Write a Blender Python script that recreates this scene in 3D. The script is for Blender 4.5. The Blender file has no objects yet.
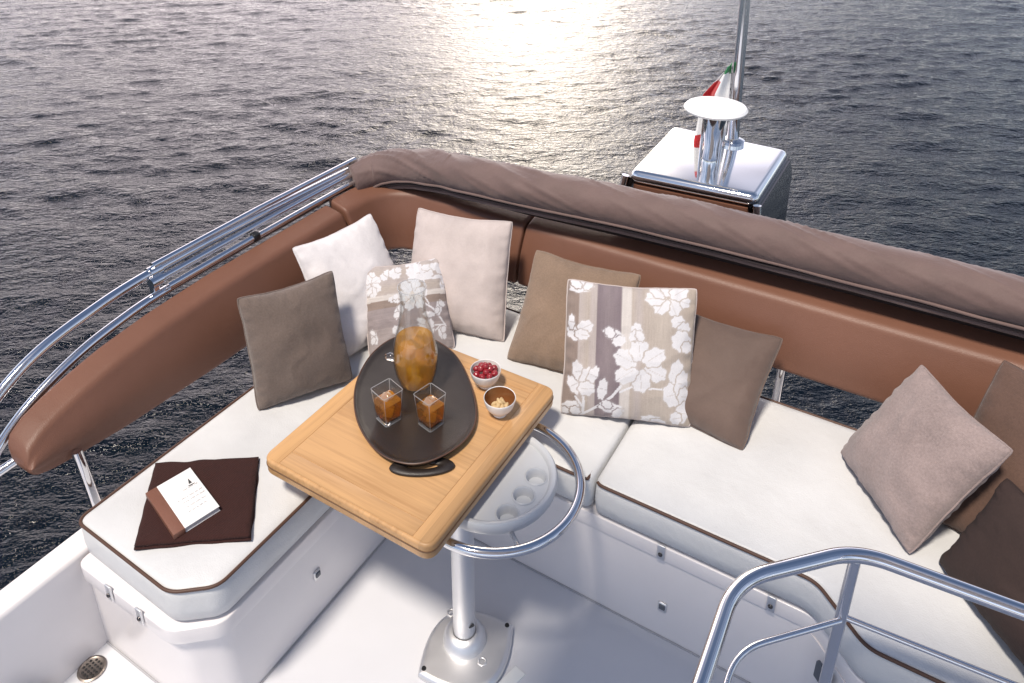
import bpy, bmesh, math, random
import numpy as np
from mathutils import Vector, noise

random.seed(7)
rng = np.random.default_rng(11)
D = bpy.data
scene = bpy.context.scene
COL = scene.collection
rad = math.radians

# ------------------------------------------------------------------ survey frame
# World x runs along the aft bench (left to right), y runs away from the viewer
# along the left bench, z is height above the flybridge deck, in metres.
YAW, PITCH, EYE = rad(31), rad(22.7), 2.2
SEA = -3.2


def srgb(r, g, b):
    def f(c):
        c /= 255.0
        return c / 12.92 if c <= 0.04045 else ((c + 0.055) / 1.055) ** 2.4
    return (f(r), f(g), f(b), 1.0)


# ------------------------------------------------------------------ materials
class NT:
    def __init__(self, name):
        self.m = D.materials.new(name)
        self.m.use_nodes = True
        self.t = self.m.node_tree
        self.t.nodes.clear()
        self.out = self.t.nodes.new('ShaderNodeOutputMaterial')
        self.b = self.t.nodes.new('ShaderNodeBsdfPrincipled')
        self.t.links.new(self.b.outputs[0], self.out.inputs[0])

    def n(self, kind, **kw):
        nd = self.t.nodes.new(kind)
        for k, v in kw.items():
            if k.startswith('i_'):
                nd.inputs[k[2:].replace('_', ' ')].default_value = v
            else:
                setattr(nd, k, v)
        return nd

    def l(self, a, b):
        self.t.links.new(a, b)

    def set(self, **kw):
        for k, v in kw.items():
            self.b.inputs[k.replace('_', ' ')].default_value = v
        return self

    def coords(self, scale=(1, 1, 1), obj=True, rot=(0, 0, 0)):
        tc = self.n('ShaderNodeTexCoord')
        mp = self.n('ShaderNodeMapping')
        mp.inputs['Scale'].default_value = scale
        mp.inputs['Rotation'].default_value = rot
        self.l(tc.outputs['Object' if obj else 'UV'], mp.inputs['Vector'])
        return mp.outputs[0]

    def noise(self, vec, scale, detail=4, rough=.55):
        nd = self.n('ShaderNodeTexNoise')
        nd.inputs['Scale'].default_value = scale
        nd.inputs['Detail'].default_value = detail
        nd.inputs['Roughness'].default_value = rough
        self.l(vec, nd.inputs['Vector'])
        return nd.outputs[0]

    def ramp(self, fac, stops):
        r = self.n('ShaderNodeValToRGB')
        e = r.color_ramp.elements
        while len(e) < len(stops):
            e.new(0.5)
        for i, (p, c) in enumerate(stops):
            e[i].position = p
            e[i].color = c if len(c) == 4 else (*c, 1)
        self.l(fac, r.inputs[0])
        return r.outputs[0]

    def bump(self, height, strength, dist, prev=None):
        b = self.n('ShaderNodeBump')
        b.inputs['Strength'].default_value = strength
        b.inputs['Distance'].default_value = dist
        self.l(height, b.inputs['Height'])
        if prev is not None:
            self.l(prev, b.inputs['Normal'])
        return b.outputs[0]

    def normal(self, n):
        self.l(n, self.b.inputs['Normal'])
        return self


def vary(c, k):
    return tuple(min(1, x * k) for x in c[:3]) + (1,)


def m_plain(name, color, rough=.5, metal=0.0, **kw):
    t = NT(name)
    t.set(Base_Color=(*color[:3], 1), Roughness=rough, Metallic=metal, **kw)
    return t.m


def m_gelcoat(name, color, rough=.28):
    t = NT(name)
    v = t.coords()
    n = t.noise(v, 3.0, 5)
    c = t.ramp(n, [(.3, vary(color, .93)), (.7, color)])
    t.l(c, t.b.inputs['Base Color'])
    t.set(Roughness=rough, Coat_Weight=.25)
    t.b.inputs['Coat Roughness'].default_value = .1
    n2 = t.noise(v, 90, 2)
    t.normal(t.bump(n2, .06, .002))
    return t.m


def m_vinyl(name, color, rough=.42, grain=420, crease=.5):
    t = NT(name)
    v = t.coords()
    n = t.noise(v, 4.0, 4)
    c = t.ramp(n, [(.3, vary(color, .88)), (.7, color)])
    t.l(c, t.b.inputs['Base Color'])
    t.set(Roughness=rough)
    vo = t.n('ShaderNodeTexVoronoi')
    vo.inputs['Scale'].default_value = grain
    t.l(v, vo.inputs['Vector'])
    b1 = t.bump(vo.outputs[0], .3, .0013)
    n2 = t.noise(v, 7.0, 3)
    t.normal(t.bump(n2, crease, .02, b1))
    return t.m


def m_cloth(name, color, thread=900, strength=.5, var=.8, rough=.9, sheen=.25, slub=.35):
    t = NT(name)
    v = t.coords()
    w1 = t.n('ShaderNodeTexWave', wave_type='BANDS', bands_direction='X')
    w1.inputs['Scale'].default_value = thread / 6
    w1.inputs['Distortion'].default_value = 2.0
    w2 = t.n('ShaderNodeTexWave', wave_type='BANDS', bands_direction='Z')
    w2.inputs['Scale'].default_value = thread / 6
    w2.inputs['Distortion'].default_value = 2.0
    t.l(v, w1.inputs['Vector'])
    t.l(v, w2.inputs['Vector'])
    mul = t.n('ShaderNodeMath', operation='ADD')
    t.l(w1.outputs['Fac'], mul.inputs[0])
    t.l(w2.outputs['Fac'], mul.inputs[1])
    n1 = t.noise(v, 170, 3, .75)
    n0 = t.noise(v, 9, 3)
    mx = t.n('ShaderNodeMath', operation='MULTIPLY_ADD')
    t.l(n1, mx.inputs[0])
    mx.inputs[1].default_value = slub * 2
    mx2 = t.n('ShaderNodeMath', operation='MULTIPLY')
    t.l(n0, mx2.inputs[0])
    mx2.inputs[1].default_value = .6
    t.l(mx2.outputs[0], mx.inputs[2])
    c = t.ramp(mx.outputs[0], [(.3, vary(color, var * .85)), (.85, vary(color, 1.12))])
    t.l(c, t.b.inputs['Base Color'])
    t.set(Roughness=rough, Sheen_Weight=sheen)
    b1 = t.bump(mul.outputs[0], strength * .5, .0012)
    b2 = t.bump(n1, strength, .0016, b1)
    b3 = t.bump(t.noise(v, 14, 3), .35, .012, b2)
    t.normal(b3)
    return t.m


def m_printed(name):
    t = NT(name)
    a = t.n('ShaderNodeVertexColor', layer_name='print')
    v = t.coords()
    n1 = t.noise(v, 300, 3, .7)
    mx = t.n('ShaderNodeMix', data_type='RGBA', blend_type='MULTIPLY')
    mx.inputs[0].default_value = .35
    t.l(a.outputs[0], mx.inputs[6])
    t.l(t.ramp(n1, [(.3, (.6, .6, .6)), (.7, (1, 1, 1))]), mx.inputs[7])
    t.l(mx.outputs[2], t.b.inputs['Base Color'])
    t.set(Roughness=.85, Sheen_Weight=.2)
    b = t.bump(n1, .35, .0014)
    t.normal(t.bump(t.noise(v, 14, 3), .35, .012, b))
    return t.m


def m_metal(name, color=(.72, .72, .74), rough=.08, smudge=.08):
    t = NT(name)
    v = t.coords()
    n = t.noise(v, 25, 4)
    r = t.n('ShaderNodeMapRange')
    r.inputs['To Min'].default_value = rough
    r.inputs['To Max'].default_value = rough + smudge
    t.l(n, r.inputs['Value'])
    t.l(r.outputs[0], t.b.inputs['Roughness'])
    t.set(Base_Color=(*color, 1), Metallic=1.0)
    return t.m


def m_wood(name, c1, c2, along='X'):
    t = NT(name)
    sc = (2.0, 60, 60) if along == 'X' else (60, 2.0, 60)
    v = t.coords(scale=sc)
    n = t.noise(v, 1.6, 6, .65)
    vb = t.coords(scale=(1.2, 11, 11) if along == 'X' else (11, 1.2, 11))
    nb = t.noise(vb, 1.5, 3)
    add = t.n('ShaderNodeMath', operation='MULTIPLY_ADD')
    t.l(nb, add.inputs[0])
    add.inputs[1].default_value = .8
    t.l(n, add.inputs[2])
    c = t.ramp(add.outputs[0], [(.55, c2), (.9, c1), (1.25 if False else 1.0, vary(c1, 1.08))])
    # planks about 45 mm wide, each a touch different
    sep = t.n('ShaderNodeSeparateXYZ')
    tc = t.n('ShaderNodeTexCoord')
    t.l(tc.outputs['Object'], sep.inputs[0])
    k = t.n('ShaderNodeMath', operation='MULTIPLY')
    t.l(sep.outputs[1 if along == 'X' else 0], k.inputs[0])
    k.inputs[1].default_value = 20.0
    fl = t.n('ShaderNodeMath', operation='FLOOR')
    t.l(k.outputs[0], fl.inputs[0])
    wn = t.n('ShaderNodeTexWhiteNoise', noise_dimensions='1D')
    t.l(fl.outputs[0], wn.inputs['W'])
    mr = t.n('ShaderNodeMapRange')
    mr.inputs['To Min'].default_value = .86
    mr.inputs['To Max'].default_value = 1.06
    t.l(wn.outputs[0], mr.inputs['Value'])
    mx = t.n('ShaderNodeVectorMath', operation='SCALE')
    t.l(c, mx.inputs[0])
    t.l(mr.outputs[0], mx.inputs['Scale'])
    t.l(mx.outputs[0], t.b.inputs['Base Color'])
    t.set(Roughness=.42, Coat_Weight=.15)
    t.normal(t.bump(n, .12, .002))
    return t.m


def m_glass(name, color=(1, 1, 1), rough=0.0, ior=1.45):
    t = NT(name)
    t.set(Base_Color=(*color, 1), Roughness=rough, IOR=ior)
    t.b.inputs['Transmission Weight'].default_value = 1.0
    return t.m


def rim_gain(t):
    """Schlick reflectance, the same from both sides of a thin wall"""
    lw = t.n('ShaderNodeLayerWeight')
    lw.inputs[0].default_value = .5
    p5 = t.n('ShaderNodeMath', operation='POWER')
    t.l(lw.outputs['Facing'], p5.inputs[0])
    p5.inputs[1].default_value = 4.0
    ma = t.n('ShaderNodeMath', operation='MULTIPLY_ADD')
    t.l(p5.outputs[0], ma.inputs[0])
    ma.inputs[1].default_value = .75
    ma.inputs[2].default_value = .06
    return ma.outputs[0]


def m_thin(name, tint=(.96, .97, .97), rough=.02):
    """thin clear wall: lets light straight through, reflects at grazing angles"""
    t = NT(name)
    t.t.nodes.remove(t.b)
    fr_ = rim_gain(t)
    tr_ = t.n('ShaderNodeBsdfTransparent')
    tr_.inputs[0].default_value = (*tint, 1)
    gl = t.n('ShaderNodeBsdfGlossy')
    gl.inputs['Roughness'].default_value = rough
    mx = t.n('ShaderNodeMixShader')
    t.l(fr_, mx.inputs[0])
    t.l(tr_.outputs[0], mx.inputs[1])
    t.l(gl.outputs[0], mx.inputs[2])
    t.l(mx.outputs[0], t.out.inputs[0])
    return t.m


def m_drink(name, tint, body, k=.3):
    t = NT(name)
    t.t.nodes.remove(t.b)
    tr_ = t.n('ShaderNodeBsdfTransparent')
    tr_.inputs[0].default_value = (*tint, 1)
    tl = t.n('ShaderNodeBsdfTranslucent')
    tl.inputs[0].default_value = (*body, 1)
    df = t.n('ShaderNodeBsdfDiffuse')
    df.inputs[0].default_value = (*body, 1)
    m0 = t.n('ShaderNodeMixShader')
    m0.inputs[0].default_value = .5
    t.l(tl.outputs[0], m0.inputs[1])
    t.l(df.outputs[0], m0.inputs[2])
    m1 = t.n('ShaderNodeMixShader')
    m1.inputs[0].default_value = k
    t.l(tr_.outputs[0], m1.inputs[1])
    t.l(m0.outputs[0], m1.inputs[2])
    fr_ = rim_gain(t)
    gl = t.n('ShaderNodeBsdfGlossy')
    gl.inputs['Roughness'].default_value = .03
    m2 = t.n('ShaderNodeMixShader')
    t.l(fr_, m2.inputs[0])
    t.l(m1.outputs[0], m2.inputs[1])
    t.l(gl.outputs[0], m2.inputs[2])
    t.l(m2.outputs[0], t.out.inputs[0])
    return t.m


def m_water():
    t = NT('sea_water')
    t.set(Base_Color=(.0015, .004, .008, 1), Roughness=.05, IOR=1.32)
    v = t.coords()
    v2 = t.coords(scale=(.75, 1.3, 1))
    a = t.noise(v2, 6.5, 4, .6)
    b = t.noise(v2, 22.0, 3, .6)
    n1 = t.bump(a, .6, .07)
    n2 = t.bump(b, .5, .025, n1)
    t.normal(n2)
    return t.m


M = {}
M['gelcoat'] = m_gelcoat('white_gelcoat', (.77, .735, .735))
M['deck'] = m_gelcoat('deck_gelcoat', (.66, .67, .71), .35)
M['seat'] = m_vinyl('white_vinyl', (.655, .66, .665), .45, 260, .35)
M['leather'] = m_vinyl('brown_leather', (.19, .088, .057), .42, 420, .12)
M['leather'].node_tree.nodes['Principled BSDF'].inputs['Specular IOR Level'].default_value = .35
M['piping'] = m_plain('brown_piping', (.085, .04, .025), .55)
M['cover'] = m_cloth('cover_canvas', (.165, .104, .092), 700, .3, .85, .7, .3, .15)
M['cover_trim'] = m_plain('cover_trim', (.05, .033, .03), .7)
M['steel'] = m_metal('polished_steel', (.74, .74, .76), .06, .08)
M['satin'] = m_metal('satin_aluminium', (.78, .78, .79), .42, .12)
M['plate'] = m_gelcoat('pale_grey_moulding', (.58, .60, .63), .32)
M['mirror'] = m_metal('mirror_steel', (.84, .83, .82), .05, .05)
M['black'] = m_plain('black_plastic', (.012, .012, .013), .4)
M['leg_steel'] = m_metal('leg_steel', (.10, .095, .10), .06, .06)
M['dark_metal'] = m_metal('dark_steel', (.10, .09, .09), .1, .1)
M['oak_x'] = m_wood('oak_along_width', (.55, .32, .145), (.40, .215, .088), 'X')
M['oak_y'] = m_wood('oak_along_length', (.54, .31, .135), (.39, .205, .08), 'Y')
M['oak_joint'] = m_plain('oak_joint_line', (.14, .07, .03), .7)
M['tray'] = m_vinyl('dark_tray_leather', (.025, .0185, .016), .42, 500, .15)
M['tray_edge'] = m_plain('tray_edge', (.09, .045, .03), .45)
M['glass'] = m_glass('clear_glass')
M['thin_glass'] = m_thin('thin_glass')
M['glass_edge'] = m_drink('glass_edge', (.95, .96, .97), (.8, .8, .8), .35)
M['amber'] = m_drink('amber_drink', (.98, .58, .13), (1.0, .46, .03), .30)
M['wine'] = m_drink('golden_drink', (1.0, .74, .27), (1.0, .56, .10), .36)
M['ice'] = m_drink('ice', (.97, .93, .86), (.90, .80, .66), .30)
M['glow_cube'] = m_drink('pale_glow_cube', (.98, .95, .88), (.95, .88, .74), .5)  # pale cube colour imitating light gathered low in the drinks
M['lemon'] = m_drink('lemon_flesh', (1.0, .90, .62), (1.0, .80, .42), .6)
M['china'] = m_plain('white_china', (.8, .79, .78), .15, Coat_Weight=.4)
M['brown_glaze'] = m_plain('brown_glaze', (.20, .075, .025), .18, Coat_Weight=.6)
M['berry'] = m_plain('red_berry', (.26, .012, .02), .25, Coat_Weight=.5)
M['nut'] = m_cloth('pale_nut', (.72, .52, .27), 300, .4, .8, .6, 0, .2)
M['towel'] = m_cloth('dark_towel', (.032, .009, .007), 300, 1.0, .7, 1.0, 0, .5)
M['paper'] = m_plain('white_paper', (.8, .79, .78), .6)
M['pages'] = m_plain('page_edges', (.55, .52, .52), .8)
M['bookspine'] = m_vinyl('book_spine_leather', (.20, .085, .055), .5, 500, .1)
M['ink'] = m_plain('black_ink', (.03, .03, .03), .6)
M['grey_ink'] = m_plain('grey_ink', (.25, .24, .24), .6)
M['rubber'] = m_plain('grey_rubber', (.10, .11, .13), .5)
M['p_grey'] = m_cloth('greybrown_weave', (.155, .115, .095), 800, .7, .7)
M['p_white'] = m_cloth('white_linen', (.82, .78, .78), 900, .3, .9, .85, .3, .12)
M['p_cream'] = m_cloth('cream_linen', (.60, .515, .485), 900, .3, .9, .85, .3, .12)
M['p_taupe'] = m_cloth('taupe_weave', (.24, .165, .115), 800, .6, .8)
M['p_brown'] = m_cloth('brown_satin_weave', (.145, .095, .075), 900, .25, .9, .75, .25, .12)
M['p_lilac'] = m_cloth('pinkish_grey_weave', (.335, .26, .245), 700, .8, .62)
M['p_mid'] = m_cloth('mid_brown_weave', (.115, .064, .046), 700, .6, .75)
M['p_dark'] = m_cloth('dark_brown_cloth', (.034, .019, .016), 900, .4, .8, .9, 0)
M['print'] = m_printed('floral_print')
M['white_plastic'] = m_plain('white_plastic', (.82, .82, .82), .35)
M['flag_green'] = m_cloth('flag_green_cloth', (.01, .20, .06), 600, .2, .9)
M['flag_white'] = m_cloth('flag_white_cloth', (.8, .8, .8), 600, .2, .95)
M['flag_red'] = m_cloth('flag_red_cloth', (.55, .02, .025), 600, .2, .9)
M['drain'] = m_metal('drain_steel', (.25, .22, .20), .3, .2)
M['flame'] = None


# ------------------------------------------------------------------ object helpers
def link(name, me, mats, parent=None, smooth=True):
    ob = D.objects.new(name, me)
    if not isinstance(mats, (list, tuple)):
        mats = [mats]
    for m in mats:
        me.materials.append(m)
    if smooth:
        me.polygons.foreach_set('use_smooth', [True] * len(me.polygons))
    COL.objects.link(ob)
    if parent is not None:
        ob.parent = parent
        ob.matrix_parent_inverse = parent.matrix_world.inverted() if False else ob.matrix_parent_inverse
        ob.location = -Vector(parent.get('_base', (0, 0, 0)))
    return ob


def thing(name, label, cat, base=(0, 0, 0), group=None):
    o = D.objects.new(name, None)
    o.empty_display_size = .05
    o.location = base
    o['_base'] = list(base)
    COL.objects.link(o)
    o['label'] = label
    o['category'] = cat
    if group:
        o['group'] = group
    return o


def tag(o, label, cat, group=None):
    o['label'] = label
    o['category'] = cat
    if group:
        o['group'] = group
    return o


def mesh_of(bm):
    me = D.meshes.new('mesh')
    bmesh.ops.recalc_face_normals(bm, faces=bm.faces[:])
    bm.to_mesh(me)
    bm.free()
    return me


def auto_sharp(ob, deg=40):
    bm = bmesh.new()
    bm.from_mesh(ob.data)
    for e in bm.edges:
        if len(e.link_faces) == 2 and e.calc_face_angle(0) > rad(deg):
            e.smooth = False
    bm.to_mesh(ob.data)
    bm.free()
    return ob


def catmull(pts, k=8, closed=False):
    P = [Vector(p) for p in pts]
    n = len(P)
    out = []
    rngi = range(n if closed else n - 1)
    for i in rngi:
        if closed:
            a, b, c, d = P[(i - 1) % n], P[i], P[(i + 1) % n], P[(i + 2) % n]
        else:
            b, c = P[i], P[i + 1]
            a = P[i - 1] if i else b * 2 - c
            d = P[i + 2] if i + 2 < n else c * 2 - b
        for j in range(k):
            t = j / k
            out.append(.5 * ((2 * b) + (c - a) * t + (2 * a - 5 * b + 4 * c - d) * t * t
                             + (3 * b - a - 3 * c + d) * t ** 3))
    if not closed:
        out.append(P[-1])
    return out


def fillet(pts, r, k=6, closed=False):
    P = [Vector(p) for p in pts]
    n = len(P)
    R = r if isinstance(r, (list, tuple)) else [r] * n
    out = []
    for i in range(n):
        if not closed and i in (0, n - 1):
            out.append(P[i])
            continue
        a, b, c = P[i - 1], P[i], P[(i + 1) % n]
        u, v = (a - b), (c - b)
        d = min(R[i], u.length * .49, v.length * .49)
        if d < 1e-6:
            out.append(b)
            continue
        s, e = b + u.normalized() * d, b + v.normalized() * d
        for j in range(k + 1):
            t = j / k
            out.append(s * (1 - t) ** 2 + b * 2 * t * (1 - t) + e * t * t)
    return out


def frames(P, closed=False):
    n = len(P)
    T = []
    for i in range(n):
        if closed:
            t = P[(i + 1) % n] - P[i - 1]
        else:
            t = P[min(i + 1, n - 1)] - P[max(i - 1, 0)]
        T.append(t.normalized())
    up = Vector((0, 0, 1)) if abs(T[0].z) < .9 else Vector((1, 0, 0))
    N = []
    cur = up - T[0] * up.dot(T[0])
    cur.normalize()
    for t in T:
        cur = cur - t * cur.dot(t)
        cur.normalize()
        N.append(cur.copy())
    return T, N


def add_tube(bm, pts, r, closed=False, seg=14, caps=True):
    P = [Vector(p) for p in pts]
    T, N = frames(P, closed)
    rings = []
    for i, (p, t, nn) in enumerate(zip(P, T, N)):
        bb = t.cross(nn)
        rr = r[i] if isinstance(r, (list, tuple)) else r
        rings.append([bm.verts.new(p + (nn * math.cos(a) + bb * math.sin(a)) * rr)
                      for a in [2 * math.pi * k / seg for k in range(seg)]])
    m = len(rings)
    for i in range(m if closed else m - 1):
        A_, B_ = rings[i], rings[(i + 1) % m]
        for k in range(seg):
            bm.faces.new((A_[k], A_[(k + 1) % seg], B_[(k + 1) % seg], B_[k]))
    if caps and not closed:
        bm.faces.new(rings[0][::-1])
        bm.faces.new(rings[-1])
    return bm


def tube(name, pts, r, mat, parent=None, closed=False, seg=14):
    bm = bmesh.new()
    add_tube(bm, pts, r, closed, seg)
    return auto_sharp(link(name, mesh_of(bm), mat, parent), 50)


def lathe_bm(prof, c=(0, 0, 0), seg=40, bm=None):
    bm = bm or bmesh.new()
    rings = []
    for (r, z) in prof:
        if r < 1e-6:
            rings.append([bm.verts.new((c[0], c[1], c[2] + z))])
        else:
            rings.append([bm.verts.new((c[0] + r * math.cos(2 * math.pi * k / seg),
                                        c[1] + r * math.sin(2 * math.pi * k / seg), c[2] + z)) for k in range(seg)])
    for A_, B_ in zip(rings, rings[1:]):
        for k in range(seg):
            k2 = (k + 1) % seg
            if len(A_) == 1 and len(B_) == 1:
                continue
            if len(A_) == 1:
                bm.faces.new((A_[0], B_[k2], B_[k]))
            elif len(B_) == 1:
                bm.faces.new((A_[k], A_[k2], B_[0]))
            else:
                bm.faces.new((A_[k], A_[k2], B_[k2], B_[k]))
    return bm


def lathe(name, prof, c, mat, parent=None, seg=40, sharp=45):
    return auto_sharp(link(name, mesh_of(lathe_bm(prof, c, seg)), mat, parent), sharp)


def area2(o):
    return sum(o[i][0] * o[(i + 1) % len(o)][1] - o[(i + 1) % len(o)][0] * o[i][1] for i in range(len(o)))


def offset(o, d):
    """inset a CCW outline by d (miter)"""
    n = len(o)
    out = []
    for i in range(n):
        a, b, c = Vector(o[i - 1][:2]), Vector(o[i][:2]), Vector(o[(i + 1) % n][:2])
        e1, e2 = (b - a).normalized(), (c - b).normalized()
        n1, n2 = Vector((-e1.y, e1.x)), Vector((-e2.y, e2.x))
        m = n1 + n2
        if m.length < 1e-6:
            m = n1
        m.normalize()
        k = d / max(.35, m.dot(n1))
        out.append(b + m * k)
    return out


def loft_bm(rings, cap0=True, cap1=True):
    bm = bmesh.new()
    V = [[bm.verts.new(p) for p in r] for r in rings]
    for A_, B_ in zip(V, V[1:]):
        n = len(A_)
        for k in range(n):
            bm.faces.new((A_[k], A_[(k + 1) % n], B_[(k + 1) % n], B_[k]))
    if cap0:
        bm.faces.new(V[0][::-1])
    if cap1:
        bm.faces.new(V[-1])
    return bm


def slab_bm(outline, z0, z1, bev=.0, k=4, bev0=None):
    """extruded outline (2D, any winding) with rounded top and bottom edges"""
    o = [tuple(p[:2]) for p in outline]
    if area2(o) < 0:
        o = o[::-1]
    rings = []
    b0 = bev if bev0 is None else bev0
    if b0 > 0:
        for j in range(k):
            a = math.pi / 2 * j / k
            rings.append([(p[0], p[1], z0 + b0 * (1 - math.sin(a))) for p in offset(o, b0 * (1 - math.cos(a)))][:])
        rings = []
        for j in range(k):
            a = math.pi / 2 * j / k
            d, dz = b0 * (1 - math.sin(a)), b0 * (1 - math.cos(a))
            rings.append([(p[0], p[1], z0 + dz) for p in offset(o, d)])
    else:
        rings.append([(p[0], p[1], z0) for p in o])
    if b0 > 0:
        rings.append([(p[0], p[1], z0 + b0) for p in o])
    if bev > 0:
        for j in range(k + 1):
            a = math.pi / 2 * j / k
            d, dz = bev * (1 - math.cos(a)), bev * math.sin(a)
            rings.append([(p[0], p[1], z1 - bev + dz) for p in offset(o, d)])
    else:
        rings.append([(p[0], p[1], z1) for p in o])
    return loft_bm(rings)


def slab(name, outline, z0, z1, mat, parent=None, bev=0, k=4, bev0=None, sharp=35):
    return auto_sharp(link(name, mesh_of(slab_bm(outline, z0, z1, bev, k, bev0)), mat, parent), sharp)


def rrect(x0, x1, y0, y1, r, k=6):
    return [(p.x, p.y) for p in fillet([(x0, y0, 0), (x1, y0, 0), (x1, y1, 0), (x0, y1, 0)], r, k, True)]


def box_bm(bm, c, sx, sy, sz, rz=0, bev=0):
    r = bmesh.ops.create_cube(bm, size=1)
    vs = r['verts']
    for v in vs:
        x, y, z = v.co.x * sx, v.co.y * sy, v.co.z * sz
        v.co = Vector((c[0] + x * math.cos(rz) - y * math.sin(rz), c[1] + x * math.sin(rz) + y * math.cos(rz), c[2] + z))
    if bev:
        es = list({e for v in vs for e in v.link_edges})
        bmesh.ops.bevel(bm, geom=es, offset=bev, segments=3, affect='EDGES', profile=.5)
    return bm


def box(name, c, sx, sy, sz, mat, parent=None, rz=0, bev=.003):
    return auto_sharp(link(name, mesh_of(box_bm(bmesh.new(), c, sx, sy, sz, rz, bev)), mat, parent), 50)


# ------------------------------------------------------------------ camera
cam = D.cameras.new('camera')
camo = D.objects.new('camera', cam)
COL.objects.link(camo)
camo.location = (0, 0, EYE)
camo.rotation_euler = (rad(90) - PITCH, 0, YAW)
cam.sensor_width = 36
cam.lens = 775 / 1024 * 36
cam.shift_x = 12 / 1024
cam.shift_y = -197.5 / 1024
cam.clip_start = .05
cam.clip_end = 6000
scene.camera = camo

# ------------------------------------------------------------------ world and sun
# sun: from the left, a little behind the viewer
sd = Vector((-.155, -.215, .6)).normalized()            # in the viewer's axes (right, ahead, up)
SUN = Vector((sd.x * math.cos(YAW) - sd.y * math.sin(YAW), sd.x * math.sin(YAW) + sd.y * math.cos(YAW), sd.z))
sl = D.lights.new('sun', 'SUN')
sl.energy = 4.0
sl.angle = rad(8)
sl.color = (1.0, .90, .78)
so = D.objects.new('sun', sl)
COL.objects.link(so)
so.rotation_euler = SUN.to_track_quat('Z', 'Y').to_euler()

w = D.worlds.new('World')
scene.world = w
w.use_nodes = True
nt = w.node_tree
nt.nodes.clear()
N = nt.nodes.new
Lk = nt.links.new
wo = N('ShaderNodeOutputWorld')
sky = N('ShaderNodeTexSky')
sky.sky_type = 'NISHITA'
sky.sun_disc = False
sky.sun_elevation = math.asin(SUN.z)
sky.sun_rotation = math.atan2(SUN.x, SUN.y)
sky.dust_density = .6
sky.ozone_density = 2.0
bg1 = N('ShaderNodeBackground')
bg1.inputs[1].default_value = .085
Lk(sky.outputs[0], bg1.inputs[0])
# thin pink cloud low over the water, torn open and very bright straight ahead
tc = N('ShaderNodeTexCoord')
gaz = -YAW + rad(2)


def dotn(vec):
    d = N('ShaderNodeVectorMath')
    d.operation = 'DOT_PRODUCT'
    Lk(tc.outputs['Generated'], d.inputs[0])
    d.inputs[1].default_value = vec
    return d.outputs['Value']


def math_n(op, a, b=None, c=None):
    m = N('ShaderNodeMath')
    m.operation = op
    for i, x in enumerate((a, b, c)):
        if x is None:
            continue
        if isinstance(x, (int, float)):
            m.inputs[i].default_value = x
        else:
            Lk(x, m.inputs[i])
    return m.outputs[0]


side = dotn((math.cos(gaz), -math.sin(gaz), 0))        # right of the bright gap
ahead = dotn((math.sin(gaz), math.cos(gaz), 0))
high = dotn((0, 0, 1))
az = math_n('ARCTAN2', side, ahead)


def gauss(x, c, s):
    t = math_n('DIVIDE', math_n('SUBTRACT', x, c), s)
    return math_n('EXPONENT', math_n('MULTIPLY', math_n('MULTIPLY', t, t), -1.0))


g1 = math_n('MULTIPLY', gauss(az, .01, .10), gauss(high, .28, .22))
g2 = math_n('MULTIPLY', gauss(az, -.30, .58), gauss(high, .20, .22))
low = gauss(high, .15, .42)
cn = N('ShaderNodeTexNoise')
cn.inputs['Scale'].default_value = 2.6
cn.inputs['Detail'].default_value = 6
mpw = N('ShaderNodeMapping')
mpw.inputs['Scale'].default_value = (1, 1, 2.6)
Lk(tc.outputs['Generated'], mpw.inputs[0])
Lk(mpw.outputs[0], cn.inputs['Vector'])
cl = N('ShaderNodeMapRange')
cl.inputs['From Min'].default_value = .35
cl.inputs['From Max'].default_value = .7
Lk(cn.outputs[0], cl.inputs[0])


def scaled(col, fac):
    s = N('ShaderNodeVectorMath')
    s.operation = 'SCALE'
    s.inputs[0].default_value = col
    Lk(fac, s.inputs['Scale'])
    return s.outputs[0]


def vadd(a, b):
    s = N('ShaderNodeVectorMath')
    Lk(a, s.inputs[0])
    Lk(b, s.inputs[1])
    return s.outputs[0]


GLOW, VEIL, CLOUD = 14.0, 3.1, 1.05
tot = vadd(vadd(scaled((1.0 * GLOW, .87 * GLOW, .69 * GLOW), g1), scaled((1.0 * VEIL, .82 * VEIL, .79 * VEIL), g2)),
           scaled((0.86 * CLOUD, .88 * CLOUD, 1.05 * CLOUD), math_n('MULTIPLY', low, cl.outputs[0])))
bg2 = N('ShaderNodeBackground')
bg2.inputs[1].default_value = 1.0
Lk(tot, bg2.inputs[0])
ad = N('ShaderNodeAddShader')
Lk(bg1.outputs[0], ad.inputs[0])
Lk(bg2.outputs[0], ad.inputs[1])
Lk(ad.outputs[0], wo.inputs[0])

vs = scene.view_settings
vs.view_transform = 'Standard'
vs.look = 'None'
vs.exposure = 0.1
vs.gamma = 1
vs.use_curve_mapping = False

# ------------------------------------------------------------------ sea (structure)
def axis_vals(lo, hi, step, far):
    core = np.arange(lo, hi + step * .5, step)
    ext = []
    s, x = step, 0.0
    while x < far:
        s *= 1.35
        x += s
        ext.append(x)
    ext = np.array(ext)
    return np.concatenate([(lo - ext)[::-1], core, hi + ext])


gx = axis_vals(-20, 21, .065, 3000)
gy = axis_vals(3.5, 28, .065, 3000)
X, Yg = np.meshgrid(gx, gy)
Zs = np.zeros_like(X)
for i in range(100):
    lam = .22 * (9 ** rng.random())
    th = rng.normal(0.12, .42) + math.pi / 2
    k = 2 * math.pi / lam
    amp = .0020 * lam ** .5
    ph = k * (X * math.cos(th) + Yg * math.sin(th)) + rng.random() * 7
    Zs += amp * (np.sin(ph) + .32 * np.cos(2 * ph))
fade = 1 / (1 + (np.maximum(0, np.hypot(X, Yg - 14) - 32) / 12) ** 2)
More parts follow.
